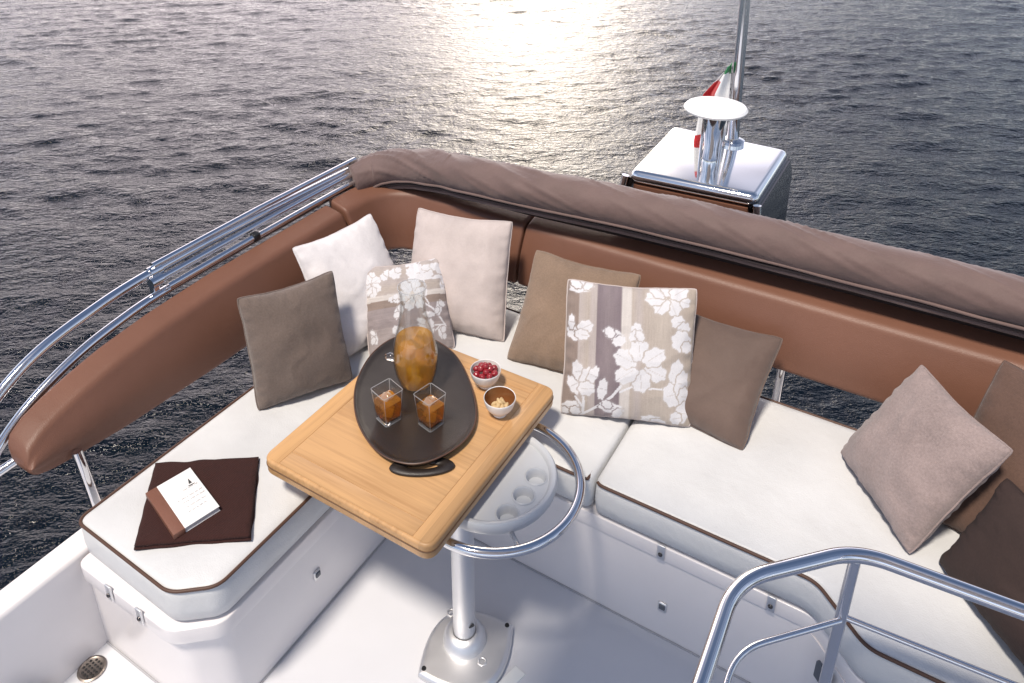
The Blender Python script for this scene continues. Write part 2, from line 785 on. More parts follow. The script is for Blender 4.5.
# gusts: patches of rougher and calmer water
gust = .75 + .35 * np.sin(X * .31 + 1.3 * np.sin(Yg * .23)) * np.sin(Yg * .41 + .8 * np.sin(X * .17))
Zs *= fade * gust
nx_, ny_ = len(gx), len(gy)
verts = np.stack([X, Yg, Zs], -1).reshape(-1, 3)
idx = np.arange(nx_ * ny_).reshape(ny_, nx_)
quads = np.stack([idx[:-1, :-1], idx[:-1, 1:], idx[1:, 1:], idx[1:, :-1]], -1).reshape(-1, 4)
me = D.meshes.new('sea')
me.vertices.add(len(verts))
me.vertices.foreach_set('co', verts.ravel())
me.loops.add(quads.size)
me.loops.foreach_set('vertex_index', quads.ravel())
me.polygons.add(len(quads))
me.polygons.foreach_set('loop_start', np.arange(0, quads.size, 4))
me.polygons.foreach_set('loop_total', np.full(len(quads), 4))
me.update()
me.validate()
sea = link('sea', me, m_water())
sea.location = (0, 0, SEA)
sea.rotation_euler = (0, 0, YAW)
sea['kind'] = 'structure'

# ------------------------------------------------------------------ deck (structure) and hull
dk = slab('deck_floor', [(-1.80, -1.6), (1.9, -1.6), (1.9, 2.2), (-1.80, 2.2)], -.12, 0, M['deck'])
dk['kind'] = 'structure'

# L-shaped bench moulding with the outer coaming
bench = thing('bench_base', 'white moulded bench base with coaming running round the deck under the seats', 'bench base', (-1.2, 1.8, 0))
b_out = [(-1.80, .715), (-1.36, .715), (-1.288, .79), (-1.288, 1.50), (-1.23, 1.556), (-.02, 1.556), (.10, 1.443),
         (.95, 1.443), (.95, 2.19), (-1.80, 2.19)]
slab('plinth', [tuple(p) for p in [v[:2] for v in fillet([(a, b, 0) for a, b in b_out], .03, 4, True)]], .0, .30, M['gelcoat'], bench, .0)
f_out = [(-1.748, .690), (-1.37, .690), (-1.272, .775), (-1.272, 1.50), (-1.22, 1.552), (-.01, 1.552), (.11, 1.437),
         (.95, 1.437), (.95, 2.19), (-1.748, 2.19)]
slab('rim', [v[:2] for v in fillet([(a, b, 0) for a, b in f_out], .03, 4, True)], .300, .352, M['gelcoat'], bench, .004, 3)
# coaming: sweep of an outer wall, left side then aft
slab('coaming', [(-1.838, -1.6), (-1.757, -1.6), (-1.757, 2.192), (.95, 2.192), (.95, 2.275), (-1.838, 2.275)], -.15, .362, M['gelcoat'], bench, .014)


tube('sealant', [(a, b, .001) for a, b in [v[:2] for v in fillet([(p_[0], p_[1], 0) for p_ in offset(b_out, -.002)[:8]], .03, 4)]], .0035, m_plain('grey_sealant', (.36, .36, .38), .6), bench, False, 6)


def latch(c, facing):
    """steel strap with a push stud; facing: 'end' looks along -y, 'front' too"""
    s = box('latch', c, .022, .006, .052, M['satin'], bench, 0, .002)
    bm = bmesh.new()
    for v in bmesh.ops.create_uvsphere(bm, u_segments=12, v_segments=8, radius=.0065)['verts']:
        v.co = Vector((v.co.x + c[0], v.co.y * .7 + c[1] - .004, v.co.z + c[2] - .006))
    st = link('stud', mesh_of(bm), M['dark_metal'], None)
    st.parent = s
    st.location = (0, 0, 0)
    st['_rel'] = 1
    return s


latch((-1.60, .686, .342), 'end')
latch((-1.475, .686, .342), 'end')
latch((-.412, 1.548, .335), 'front')
latch((-.115, 1.548, .335), 'front')
# finger pulls on the locker fronts
for c, rz in (((-1.285, 1.10, .165), math.pi / 2), ((-.392, 1.553, .125), 0)):
    pl = box('pull', c, .026, .008, .034, M['satin'], bench, rz, .004)
    rb = box('recess', (c[0] + (.003 if rz else 0), c[1] - (0 if rz else .003), c[2] + .004), .018, .010, .018, M['rubber'], None, rz, .003)
    rb.parent = pl
box('vent', (.035, 1.478, .262), .05, .012, .055, M['rubber'], bench, rad(-42), .004)

hull = slab('yacht_hull', [(-1.83, -4.5), (2.6, -4.5), (2.6, 2.18), (-1.83, 2.18)], SEA - .3, -.155, M['gelcoat'], None, .05)
tag(hull, 'white superstructure of the motor yacht carrying the whole deck', 'yacht')

dr = thing('floor_drain', 'small round perforated drain in the sunken corner at lower left', 'drain', (-1.70, .64, 0))
lathe('drain_ring', [(0, .001), (.036, .001), (.038, .004), (.033, .006), (.030, .004), (0, .004)], (-1.722, .643, 0), M['drain'], dr, 28)
bm = bmesh.new()
for i in range(-2, 3):
    for j in range(-2, 3):
        if i * i + j * j < 6:
            lathe_bm([(0, .0055), (.0036, .0055), (.0036, .0045)], (-1.722 + i * .0105, .643 + j * .0105, 0), 8, bm)
link('drain_holes', mesh_of(bm), M['black'], dr)

fitg = thing('black_fitting', 'rounded black moulded fitting at the foot of the white coaming', 'fitting', (-1.79, .42, 0))
slab('fitting_body', rrect(-1.755, -1.66, .36, .535, .04), .02, .075, M['black'], fitg, .022, 5)
slab('fitting_foot', rrect(-1.75, -1.665, .365, .53, .03), .0, .022, M['rubber'], fitg, .003)

tag(slab('deck_strip', [(-.735, 1.16), (-.700, 1.155), (-.672, 1.255), (-.707, 1.262)], .0, .004, m_plain('pale_strip', (.78, .80, .80), .4), None, .001),  # thin pale slab lying on the floor
    'pale rectangular strip on the floor beside the table foot', 'strip')


# ------------------------------------------------------------------ seat cushions
def cushion(name, outline, label, rf=.03, seams=None):
    ol = [v[:2] for v in fillet([(a, b, 0) for a, b in outline], rf, 6, True)]
    # densify
    den = []
    for i in range(len(ol)):
        a, b = Vector(ol[i]), Vector(ol[(i + 1) % len(ol)])
        m = max(1, int((b - a).length / .05))
        for j in range(m):
            den.append(a.lerp(b, j / m))
    o = [tuple(p) for p in den]
    if area2(o) < 0:
        o = o[::-1]
    z0, z1 = .356, .475
    cx_ = sum(p[0] for p in o) / len(o)
    t = thing(name, label, 'cushion', (cx_, sum(p[1] for p in o) / len(o), z0), 'white seat cushions with brown piping')
    rings = [[(p[0], p[1], z0) for p in offset(o, .012)], [(p[0], p[1], z0 + .012) for p in o]]
    rings += [[(p[0], p[1], z0 + .05) for p in offset(o, -.004)], [(p[0], p[1], z0 + .085) for p in offset(o, -.003)]]
    rings += [[(p[0], p[1], z1 - .008) for p in o], [(p[0], p[1], z1) for p in offset(o, .006)]]
    bm = loft_bm(rings)
    # cut the flat top into small cells, then let the filling crown and dimple it
    xs_, ys_ = [p[0] for p in o], [p[1] for p in o]

    def top_geom():
        fs = [f for f in bm.faces if min(v.co.z for v in f.verts) > z1 - 1e-5]
        return fs + list({e for f in fs for e in f.edges}) + list({v for f in fs for v in f.verts})
    for ax, vals in ((0, np.arange(min(xs_) + .02, max(xs_), .035)), (1, np.arange(min(ys_) + .02, max(ys_), .035))):
        for c in vals:
            bmesh.ops.bisect_plane(bm, geom=top_geom(), dist=1e-6, plane_co=(float(c), 0, 0) if ax == 0 else (0, float(c), 0),
                                   plane_no=(1, 0, 0) if ax == 0 else (0, 1, 0))
    segs = [(Vector(o[i]), Vector(o[(i + 1) % len(o)])) for i in range(len(o))]
    for v in bm.verts:
        if v.co.z > z1 - 1e-5:
            q = v.co.xy
            dm = 9.0
            for a, b in segs:
                ab = b - a
                tt = max(0, min(1, (q - a).dot(ab) / ab.length_squared))
                dm = min(dm, (q - a - ab * tt).length)
            k_ = 1 - math.exp(-max(0, dm - .006) / .035)
            nn_ = noise.noise(Vector((q.x * 5, q.y * 5, 0))) * .5 + noise.noise(Vector((q.x * 11, q.y * 11, 3))) * .25
            v.co.z += k_ * (.011 + .006 * nn_)
    link('pad', mesh_of(bm), M['seat'], t)
    op = offset(o, -.001)
    if seams:
        keep = [not any(sf(p) for sf in seams) for p in o]
        st = next(i for i in range(len(o)) if keep[i] and not keep[i - 1])
        seq = [(st + i) % len(o) for i in range(len(o))]
        pp_ = [op[i] for i in seq if keep[i]]
        tube('piping', [(p[0], p[1], z1 - .003) for p in pp_], .0045, M['piping'], t, False, 8)
    else:
        tube('piping', [(p[0], p[1], z1 - .003) for p in op], .0045, M['piping'], t, True, 8)
    return t


cushion('seat_cushion', [(-1.752, .722), (-1.365, .712), (-1.276, .785), (-1.276, 1.545), (-1.752, 1.545)],
        'white seat cushion of the left bench, under the dark towel', .03, [lambda p: p[1] > 1.535])
cushion('seat_cushion', [(-1.752, 1.552), (-.631, 1.552), (-.631, 2.152), (-1.752, 2.152)],
        'white seat cushion in the corner behind the wooden table', .03, [lambda p: p[0] > -.64 or (p[1] < 1.56 and p[0] < -1.25)])
cushion('seat_cushion', [(-.621, 1.552), (-.025, 1.552), (.105, 1.437), (.93, 1.437), (.93, 2.152), (-.621, 2.152)],
        'long white seat cushion right of the table, under the pinkish grey pillow', .03, [lambda p: p[0] < -.615])


# ------------------------------------------------------------------ backrests
def sweep_bm(path, prof_at, closed_ends=True):
    """path: list of (x,y); prof_at(i,t)-> list of (offset_out, z). out = right-hand normal away from the seats"""
    P = [Vector((p[0], p[1], 0)) for p in path]
    n = len(P)
    rings = []
    for i in range(n):
        t = (P[min(i + 1, n - 1)] - P[max(i - 1, 0)]).normalized()
        out = Vector((-t.y, t.x, 0))
        pr = prof_at(i, i / (n - 1))
        rings.append([P[i] + out * o + Vector((0, 0, z)) for o, z in pr])
    return loft_bm(rings, closed_ends, closed_ends)


def rprof(z0, z1, th, r=.03, lean=.0, bulge=.012, k=5):
    """rounded backrest profile: front face at offset 0"""
    pts = []
    r0 = min(r, th * .45, (z1 - z0) * .45)
    cs = [(r0, z0 + r0, math.pi * 1.5, -1), (r0, z1 - r0, math.pi, -1), (th - r0, z1 - r0, math.pi * .5, -1), (th - r0, z0 + r0, 0, -1)]
    for cx_, cz, a0, s in cs:
        for j in range(k + 1):
            a = a0 + s * math.pi / 2 * j / k
            o, z = cx_ + r0 * math.cos(a), cz + r0 * math.sin(a)
            pts.append((o, z))
        if cx_ == r0 and cz == z0 + r0:
            for j in range(1, 6):
                f = j / 6
                pts.append((-bulge * math.sin(math.pi * f), z0 + r0 + (z1 - z0 - 2 * r0) * f))
    mid_ = (z0 + z1) / 2
    return [(o + lean * (z - z0), z + (.22 * max(0, o - .02) if z > mid_ else 0)) for o, z in pts]


def endround(t, L, r):
    """factor to pinch the ends of a pad so that they close rounded"""
    d = min(t, 1 - t) * L
    if d >= r:
        return 0.0
    return r - math.sqrt(max(0, r * r - (r - d) ** 2))


def backrest(name, path, label, ztop, zbot, th=.095, lean=.12, nrm=60, r=.035, er=.02, ends=(1, 1)):
    P = [Vector((p[0], p[1], 0)) for p in path]
    S = [0]
    for a, b in zip(P, P[1:]):
        S.append(S[-1] + (b - a).length)
    Lt = S[-1]
    # ends get extra samples
    us = sorted(set([0, .003, .008, .014, .02, .03] + [Lt - x for x in (0, .003, .008, .014, .02, .03)] + list(np.linspace(.04, Lt - .04, nrm))))
    pp = []
    for u in us:
        i = max(j for j in range(len(S)) if S[j] <= u + 1e-9)
        i = min(i, len(S) - 2)
        pp.append(P[i].lerp(P[i + 1], (u - S[i]) / (S[i + 1] - S[i])))

    def prof(i, t):
        u = us[i]
        e = 0
        if ends[0] and u < er:
            e = er - math.sqrt(max(0, er * er - (er - u) ** 2))
        if ends[1] and Lt - u < er:
            e = er - math.sqrt(max(0, er * er - (er - (Lt - u)) ** 2))
        z0, z1 = zbot(u), ztop(u)
        pr = rprof(z0 + e, z1 - e, th - 2 * e, r, lean)
        return [(o + e, z) for o, z in pr]
    t = thing(name, label, 'backrest', (path[0][0], path[0][1], zbot(0)), 'brown leather backrest cushions')
    link('bolster', mesh_of(sweep_bm(pp, prof)), M['leather'], t)
    return t, pp


lx = -1.852


def interp(xs, ys):
    return lambda u: float(np.interp(u, xs, ys))


def smooth_i(xs, ys):
    def f(u):
        for i in range(len(xs) - 1):
            if u <= xs[i + 1]:
                t = max(0, (u - xs[i]) / (xs[i + 1] - xs[i]))
                t = t * t * (3 - 2 * t)
                return ys[i] + (ys[i + 1] - ys[i]) * t
        return ys[-1]
    return f


# left side pad: path from near end (y .66) to the corner; narrows to a rounded nose at the near end
zt = interp([0, .02, .06, .12, .20, .32, .48, .72, 1.31], [.645, .668, .688, .705, .722, .742, .758, .770, .776])
zb = interp([0, .02, .05, .12, .28, .6, 1.31], [.600, .584, .574, .563, .548, .538, .535])
backrest('backrest', [(lx, .69), (lx, 2.005)], 'brown leather backrest along the left side rail, tapering to a nose', zt, zb, .095, .30, 60, .022, .012)
corner = fillet([(lx, 2.012, 0), (-1.835, 2.205, 0), (-1.262, 2.205, 0)], [.0, .17, 0], 14)
backrest('backrest', [(p.x, p.y) for p in corner], 'curved brown leather backrest in the corner behind the cream pillow', lambda u: .782, lambda u: .545, .11, .30, 40, .024, .012)
backrest('backrest', [(-1.254, 2.205), (.42, 2.205), (.95, 2.20)], 'long brown leather backrest behind the flowered pillow', lambda u: .782, lambda u: .548, .15, .30, 60, .024, .012)

# ------------------------------------------------------------------ guard rail, bimini frame and cover
rail = thing('guard_rail', 'polished steel guard rail curving down beside the left backrest', 'rail', (-1.9, .6, .36))
outer = [(-2.03, 0.3, 0.3), (-2.045, 0.429, 0.396), (-2.051, 0.558, 0.568), (-2.056, 0.709, 0.713), (-2.062, 0.859, 0.793), (-2.067, 1.041, 0.831), (-2.072, 1.245, 0.849), (-2.072, 1.611, 0.853), (-2.072, 2.04, 0.842), (-2.072, 2.255, 0.836)]
tube('top_tube', catmull(outer, 8), .0165, M['steel'], rail)
inner = [(-2.01, 0.4, 0.3), (-2.027, 0.515, 0.396), (-2.029, 0.644, 0.552), (-2.031, 0.773, 0.659), (-2.035, 0.945, 0.734), (-2.04, 1.106, 0.767), (-2.04, 1.288, 0.785), (-2.04, 1.718, 0.791), (-2.04, 2.19, 0.789), (-1.98, 2.36, 0.8), (-1.8, 2.42, 0.84), (-1.5, 2.36, 0.88), (-0.9, 2.33, 0.886), (0.9, 2.33, 0.886)]
tube('lower_tube', catmull(inner, 8), .0155, M['steel'], rail)
tube('stay', [(-1.90, .30, .52), (-2.0, .52, .55), (-1.95, .71, .60)], .013, M['steel'], rail)


def post(x, y, top, ox=0, oy=0):
    p = tube('rail_post', [(x, y, .36), (x + ox, y + oy, top)], .0145, M['steel'], rail)
    fl = lathe('flange', [(.0, .002), (.031, .002), (.032, .007), (.022, .012), (.0165, .02), (0, .02)], (x, y, .36), M['steel'], None, 24)
    fl.parent = p


post(-1.80, .805, .60, -.04, 0)
post(-.27, 2.234, .60, 0, .03)
post(-1.36, 2.234, .60, 0, .03)
post(.62, 2.234, .60, 0, .03)

bim = thing('folded_bimini', 'folded steel bimini tubes lying side by side on the left rail', 'bimini frame', (-1.9, 1.15, .9))
tube('frame_tube', [(-2.067, 1.267, 0.874), (-2.067, 1.718, 0.881), (-2.072, 2.255, 0.874)], .011, M['steel'], bim)
tube('frame_tube', [(-2.045, 1.256, 0.831), (-2.045, 1.718, 0.836), (-2.045, 2.255, 0.832)], .012, M['steel'], bim)
tube('frame_tube', [(-2.019, 1.278, 0.807), (-2.019, 1.632, 0.813)], .0115, M['steel'], bim)
tube('frame_tube', [(-2.016, 1.659, 0.813), (-2.016, 2.255, 0.813)], .0095, M['steel'], bim)
box('hinge', (-2.019, 1.646, 0.813), .03, .03, .03, M['black'], bim, 0, .006)
tube('clamp', [(-2.072, 1.251, 0.85), (-2.072, 1.294, 0.85)], .0215, M['steel'], bim)
tube('clamp', [(-2.045, 1.235, 0.831), (-2.045, 1.278, 0.831)], .018, M['steel'], bim)
box('bracket', (-2.053, 1.251, 0.81), .03, .022, .07, M['steel'], bim, 0, .005)

# rolled canvas cover
cov = thing('bimini_cover', 'rolled brown canvas cover lying along the top of the aft rail', 'cover', (-.5, 2.33, .9))
cpath = catmull([(-2.035, 2.19, .805), (-1.985, 2.275, .832), (-1.86, 2.315, .868), (-1.655, 2.31, .902), (-1.36, 2.285, .928), (-.78, 2.325, .938), (-.2, 2.345, .938),
                 (.32, 2.35, .938), (1.0, 2.35, .935)], 60)
bm = bmesh.new()
rings = []
SEG = 56
s_acc = 0
prev = None
for i, p in enumerate(cpath):
    if prev is not None:
        s_acc += (p - prev).length
    prev = p
    t = (cpath[min(i + 1, len(cpath) - 1)] - cpath[max(i - 1, 0)])
    t.z = 0
    t.normalize()
    out = Vector((-t.y, t.x, 0))
    ring = []
    endk = .86 + .14 * min(1, s_acc / .12)
    for k in range(SEG):
        a = 2 * math.pi * k / SEG
        ca, sa = math.cos(a), math.sin(a)
        r = .076
        # slack folds, mostly slanting, deepest over the top
        q = Vector((s_acc * 9 + a * 1.1, a * .9, 3.1))
        f = noise.noise(q * .6) * .005
        r1 = 1 - abs(noise.noise(Vector((s_acc * 8 - a * 1.7, a * .25 + 5, .4)))) * 4.2
        r2 = 1 - abs(noise.noise(Vector((s_acc * 15 + a * 1.9, a * .4, 8.4)))) * 5.0
        amp = .5 + .9 * max(0, noise.noise(Vector((s_acc * 1.7, 2.2, 0))))
        if s_acc < .5:
            amp += .5
        r += f + amp * (.0105 * max(0, r1) ** 1.6 + .0018 * max(0, r2) ** 1.6) * (0.25 + .75 * max(0, min(1, sa + .3)))
        r *= endk
        o, z = r * ca * .98, r * sa * .92
        # flattened below
        z = max(z, -.064)
        ring.append(bm.verts.new(p + out * o + Vector((0, 0, z))))
    rings.append(ring)
for A_, B_ in zip(rings, rings[1:]):
    for k in range(SEG):
        bm.faces.new((A_[k], A_[(k + 1) % SEG], B_[(k + 1) % SEG], B_[k]))
bm.faces.new(rings[0][::-1])
bm.faces.new(rings[-1])
link('canvas_roll', mesh_of(bm), M['cover'], cov)


def along(off, z, r, mat, name, i0=0):
    pts = []
    for i in range(i0, len(cpath), 4):
        p = cpath[i]
        t = (cpath[min(i + 1, len(cpath) - 1)] - cpath[max(i - 1, 0)])
        t.z = 0
        t.normalize()
        o = Vector((-t.y, t.x, 0))
        wob = .002 * noise.noise(Vector((i * .05, z * 40, off * 30)))
        pts.append(p + o * (off + wob) + Vector((0, 0, z + wob)))
    return tube(name, pts, r, mat, cov, False, 8)


along(-.066, -.043, .0055, M['cover'], 'hem', 2)
along(-.060, -.058, .0045, M['cover_trim'], 'hem', 2)
along(-.050, -.072, .008, M['cover'], 'flap', 6)
along(-.030, -.080, .012, M['cover_trim'], 'flap', 10)
# skirt: dark sheet standing in for the shadow under the cover
sk = [(p.x, p.y) for p in cpath[8::6]]
link('gap_shade', mesh_of(sweep_bm(sk, lambda i, t: [(.030, .80), (.028, .88), (.038, .88), (.040, .80)])), M['cover_trim'], cov)

# ------------------------------------------------------------------ mast platform, antenna, pole, flag
plat = thing('mast_platform', 'polished steel platform arch standing beyond the aft rail', 'platform', (-.7, 2.75, .2))
prow = fillet([(-.935, 2.485, 0), (-.470, 2.515, 0), (-.470, 3.0, 0), (-.955, 3.02, 0)], .034, 7, True)
slab('top_plate', [(p.x, p.y) for p in prow], .95, 1.0, M['mirror'], plat, .024, 8)
slab('under_plate', [(p.x * .95 - .035, 2.54 + (p.y - 2.54) * .93) for p in prow], .915, .945, M['leather'], plat, .0)


def plat_leg(xt, xb):
    s = 1 if xb > xt else -1
    ring = []
    bm = bmesh.new()
    for (z, x, y0, y1) in ((.965, xt, 2.50, 3.0), (.92, xt + s * .02, 2.50, 2.97), (.80, (xt + s * .02 + xb) / 2, 2.485, 2.74), (.62, xb, 2.47, 2.56)):
        ring.append([(x - .022, y0, z), (x + .022, y0, z), (x + .022, y1, z), (x - .022, y1, z)])
    b2 = loft_bm(ring)
    bmesh.ops.bevel(b2, geom=b2.edges[:], offset=.006, segments=2, affect='EDGES')
    return auto_sharp(link('leg', mesh_of(b2), M['leg_steel'], plat), 40)


plat_leg(-.482, -.385)
plat_leg(-.935, -1.04)
for xt, xb in ((-.466, -.365), (-.951, -1.06)):
    tube('leg_edge', [(xt, 2.495, .975), (xt + (xb - xt) * .06, 2.49, .93), (xb, 2.462, .62)], .014, M['mirror'], plat)

ant = thing('antenna', 'round white disc antenna on a steel cup on the mast platform', 'antenna', (-.66, 2.74, 1.0))
lathe('stem', [(0, 0), (.030, 0), (.032, .01), (.029, .05), (.036, .12), (.046, .17), (.048, .193), (0, .193)], (-.712, 2.75, 1.0), M['mirror'], ant, 36)
lathe('disc', [(0, .194), (.10, .194), (.113, .198), (.117, .206), (.110, .215), (.06, .220), (0, .221)], (-.712, 2.75, 1.0), M['white_plastic'], ant, 48)
for dx in (-.036, .036):
    tube('strut', [(-.712 + dx, 2.742, 1.0), (-.712 + dx, 2.742, 1.193)], .006, M['mirror'], ant)

mast = thing('flagpole', 'tall steel pole rising behind the white disc antenna', 'pole', (-.69, 2.96, 1.0))
tube('pole', [(-.682, 2.955, .99), (-.69, 2.955, 1.18), (-.702, 2.955, 1.58), (-.716, 2.955, 2.1)], [.024, .023, .020, .018], M['steel'], mast)
lathe('pole_foot', [(0, 0), (.045, 0), (.046, .012), (.028, .02), (0, .02)], (-.682, 2.955, 1.0), M['steel'], mast, 24)

# flag, furled down along the pole: hoist at the pole, fly hanging low
bm = bmesh.new()
nu, nv = 30, 16
g = {}
for i in range(nu + 1):
    u = i / nu
    for j in range(nv + 1):
        v = j / nv
        # from the pole-side edge (v=0) to the loose edge (v=1), narrowing to the top
        z = 1.335 - .325 * u - .02 * v
        x = -.716 + .010 * u - (.012 + min(.23 * u, .075 + .03 * u)) * v
        y = 2.925 + .018 * math.sin(v * 9 + u * 2) - .012 * u
        g[i, j] = bm.verts.new((x, y, z))
for i in range(nu):
    for j in range(nv):
        f = bm.faces.new((g[i, j], g[i + 1, j], g[i + 1, j + 1], g[i, j + 1]))
        u, v = (i + .5) / nu, (j + .5) / nv
        f.material_index = 0 if u < .08 + .05 * (1 - v) else (2 if (v > .5 and .2 < u < .5) or (v > .55 and u > .90) else 1)
fm = mesh_of(bm)
fo = link('flag', fm, [M['flag_green'], M['flag_white'], M['flag_red']])
sol = fo.modifiers.new('thickness', 'SOLIDIFY')
sol.thickness = .0015
tag(fo, 'green, white and red flag hanging limp from the steel pole', 'flag')

# ------------------------------------------------------------------ table
TX0, TX1, TY0, TY1, TZ = -1.372, -.815, 1.038, 1.688, .62
tab = thing('table', 'oak topped table with a single aluminium pedestal leg', 'table', (-.862, 1.232, 0))
rings_o = rrect(TX0, TX1, TY0, TY1, .036, 8)
top = slab('tabletop', rings_o, .572, TZ, M['oak_y'], tab, .007, 4)
# dark groove line round the edge and the framed, planked face (1 mm proud inlay pieces)
tube('edge_groove', [(p[0], p[1], .5985) for p in rings_o], .0022, M['oak_joint'], tab, True, 6)
fr = .058
ins = .0085


def inlay(pts, mat, nm):
    s = slab(nm, pts, TZ - .004, TZ + .0012, mat, None, .0008, 2)
    s.parent = top
    s.location = (0, 0, 0)
    return s


def face_outline(x0, x1, y0, y1, rs):
    return [v[:2] for v in fillet([(x0, y0, 0), (x1, y0, 0), (x1, y1, 0), (x0, y1, 0)], rs, 6, True)]


inlay(face_outline(TX0 + fr, TX1 - fr, TY0 + fr, TY1 - fr, [0, 0, 0, 0]), M['oak_x'], 'planked_panel')
jt = .0016
inlay(face_outline(TX0 + ins, TX0 + fr - jt, TY0 + ins, TY1 - ins, [.028, 0, 0, .028]), M['oak_y'], 'border_board')
inlay(face_outline(TX1 - fr + jt, TX1 - ins, TY0 + ins, TY1 - ins, [0, .028, .028, 0]), M['oak_y'], 'border_board')
inlay(face_outline(TX0 + fr, TX1 - fr, TY0 + ins, TY0 + fr - jt, [0, 0, 0, 0]), M['oak_x'], 'border_board')
inlay(face_outline(TX0 + fr, TX1 - fr, TY1 - fr + jt, TY1 - ins, [0, 0, 0, 0]), M['oak_x'], 'border_board')

# cup-holder plate: half disc, rim and three wells cut as real recesses
PCX, PCY, PR = -.842, 1.362, .172


def arc(cx_, cy_, r, a0, a1, n):
    return [(cx_ + r * math.cos(a0 + (a1 - a0) * i / n), cy_ + r * math.sin(a0 + (a1 - a0) * i / n)) for i in range(n + 1)]


zP = .552
cups = [(-.742, 1.272), (-.735, 1.345), (-.737, 1.418)]
CR = .028
bm = bmesh.new()
# top face of the plate with holes: fill between outer loop and cup loops
outl = arc(PCX, PCY, PR - .018, -math.pi / 2, math.pi / 2, 48) + [(PCX - .05, PCY + PR - .018), (PCX - .05, PCY - PR + .018)]
ev = []
vo = [bm.verts.new((x, y, zP)) for x, y in outl]
for i in range(len(vo)):
    ev.append(bm.edges.new((vo[i], vo[(i + 1) % len(vo)])))
cup_rims = []
for (x, y) in cups:
    vc = [bm.verts.new((x + CR * math.cos(2 * math.pi * k / 32), y + CR * math.sin(2 * math.pi * k / 32), zP)) for k in range(32)]
    for i in range(32):
        ev.append(bm.edges.new((vc[i], vc[(i + 1) % 32])))
    cup_rims.append(vc)
bmesh.ops.triangle_fill(bm, edges=ev, use_beauty=True)
# outer raised rim
rimprof = [(-.018, 0), (-.015, .008), (-.008, .013), (0, .012), (.005, .004), (.005, -.012), (-.002, -.026), (-.05, -.030)]
prev = vo
base_pts = outl
for d, dz in rimprof[1:]:
    o2 = []
    for (x, y) in arc(PCX, PCY, PR + d, -math.pi / 2, math.pi / 2, 48):
        o2.append(bm.verts.new((x, y, zP + dz)))
    o2.append(bm.verts.new((PCX - .05, PCY + PR + d, zP + dz)))
    o2.append(bm.verts.new((PCX - .05, PCY - PR - d, zP + dz)))
    for i in range(len(o2)):
        j = (i + 1) % len(o2)
        bm.faces.new((prev[i], prev[j], o2[j], o2[i]))
    prev = o2
bm.faces.new(prev)
plate = auto_sharp(link('holder_plate', mesh_of(bm), M['plate'], tab), 50)
for (x, y) in cups:
    c = lathe('cup_well', [(CR + .004, zP + .001), (CR + .001, zP + .0025), (CR - .002, zP - .001), (CR - .003, zP - .018), (CR - .006, zP - .0245), (0, zP - .0245)],
              (x, y, 0), M['plate'], None, 32)
    c.parent = plate
ring = arc(-.83, 1.355, .231, -math.pi * .62, math.pi * .62, 70)
tube('grab_ring', [(x, y, .550) for x, y in ring], .0135, M['steel'], tab)
for a in (-.75,):
    x, y = -.83 + .222 * math.cos(a), 1.355 + .222 * math.sin(a)
    tube('ring_bracket', [(x, y, .548), (PCX + (x - PCX) * .72, PCY + (y - PCY) * .72, .528)], .006, M['steel'], tab)
PX, PY = -.862, 1.238
tube('pedestal', [(PX, PY, .02), (PX, PY, .30), (PX, PY, .572)], .0315, M['satin'], tab, False, 40)
box('bearer', (-1.08, 1.36, .556), .44, .34, .03, M['satin'], tab, 0, .006)
lathe('collar', [(0, .03), (.062, .03), (.061, .045), (.052, .062), (.040, .070), (.034, .070), (.034, .06), (0, .06)], (PX, PY, 0), M['satin'], tab, 40)
# foot plate: a bowed square
bp = []
dA, dB = Vector((-.920, 1.090)), Vector((-.766, 1.350))
dc, dl = (dA + dB) / 2, (dB - dA) / 2
dn = Vector((-dl.y, dl.x)).normalized()
for sg in (1, -1):
    for j in range(28):
        q = -1 + 2 * j / 28
        bp.append(dc + dl * q * sg + dn * (-.122 * sg) * (1 - abs(q) ** 2.0))
corn = [tuple(dA), tuple(dB)]
slab('foot_plate', [tuple(p) for p in bp], .0, .030, M['satin'], tab, .016, 6)
for c in corn:
    v = Vector(c).lerp(Vector((PX, PY)), .13)
    lathe('screw', [(0, .0325), (.006, .0325), (.007, .029), (0, .029)], (v.x, v.y, 0), M['black'], tab, 14)
for dx, dy in ((-.078, .045), (.078, -.03)):
    lathe('cap', [(.009, .0315), (.011, .0325), (.014, .0315), (.0145, .029), (.0085, .029)], (PX + dx, PY + dy, 0), M['satin'], tab, 6)
tube('lock_pin', [(PX + .026, PY - .014, .115), (PX + .036, PY - .006, .122)], .004, M['black'], tab, False, 8)

# ------------------------------------------------------------------ tray
tz = TZ + .0015
tr = thing('serving_tray', 'dark brown leather serving tray, rounded like a pebble, on the table', 'tray', (-1.14, 1.42, tz))
tout = [(-1.375, 1.50), (-1.325, 1.37), (-1.225, 1.262), (-1.10, 1.200), (-1.00, 1.205), (-.945, 1.265), (-.925, 1.36), (-.955, 1.455), (-1.05, 1.565),
        (-1.165, 1.648), (-1.28, 1.665), (-1.36, 1.61)]
to = [(p.x, p.y) for p in catmull([(a, b, 0) for a, b in tout], 8, True)]
o = to if area2(to) > 0 else to[::-1]


def lift(p, amt):
    # the two ends of the tray sweep up a little
    ax = Vector((.80, -.60))
    d = (Vector(p[:2]) - Vector((-1.15, 1.43))).dot(ax)
    return amt * max(0, (abs(d) - .09)) ** 2 * 2.2


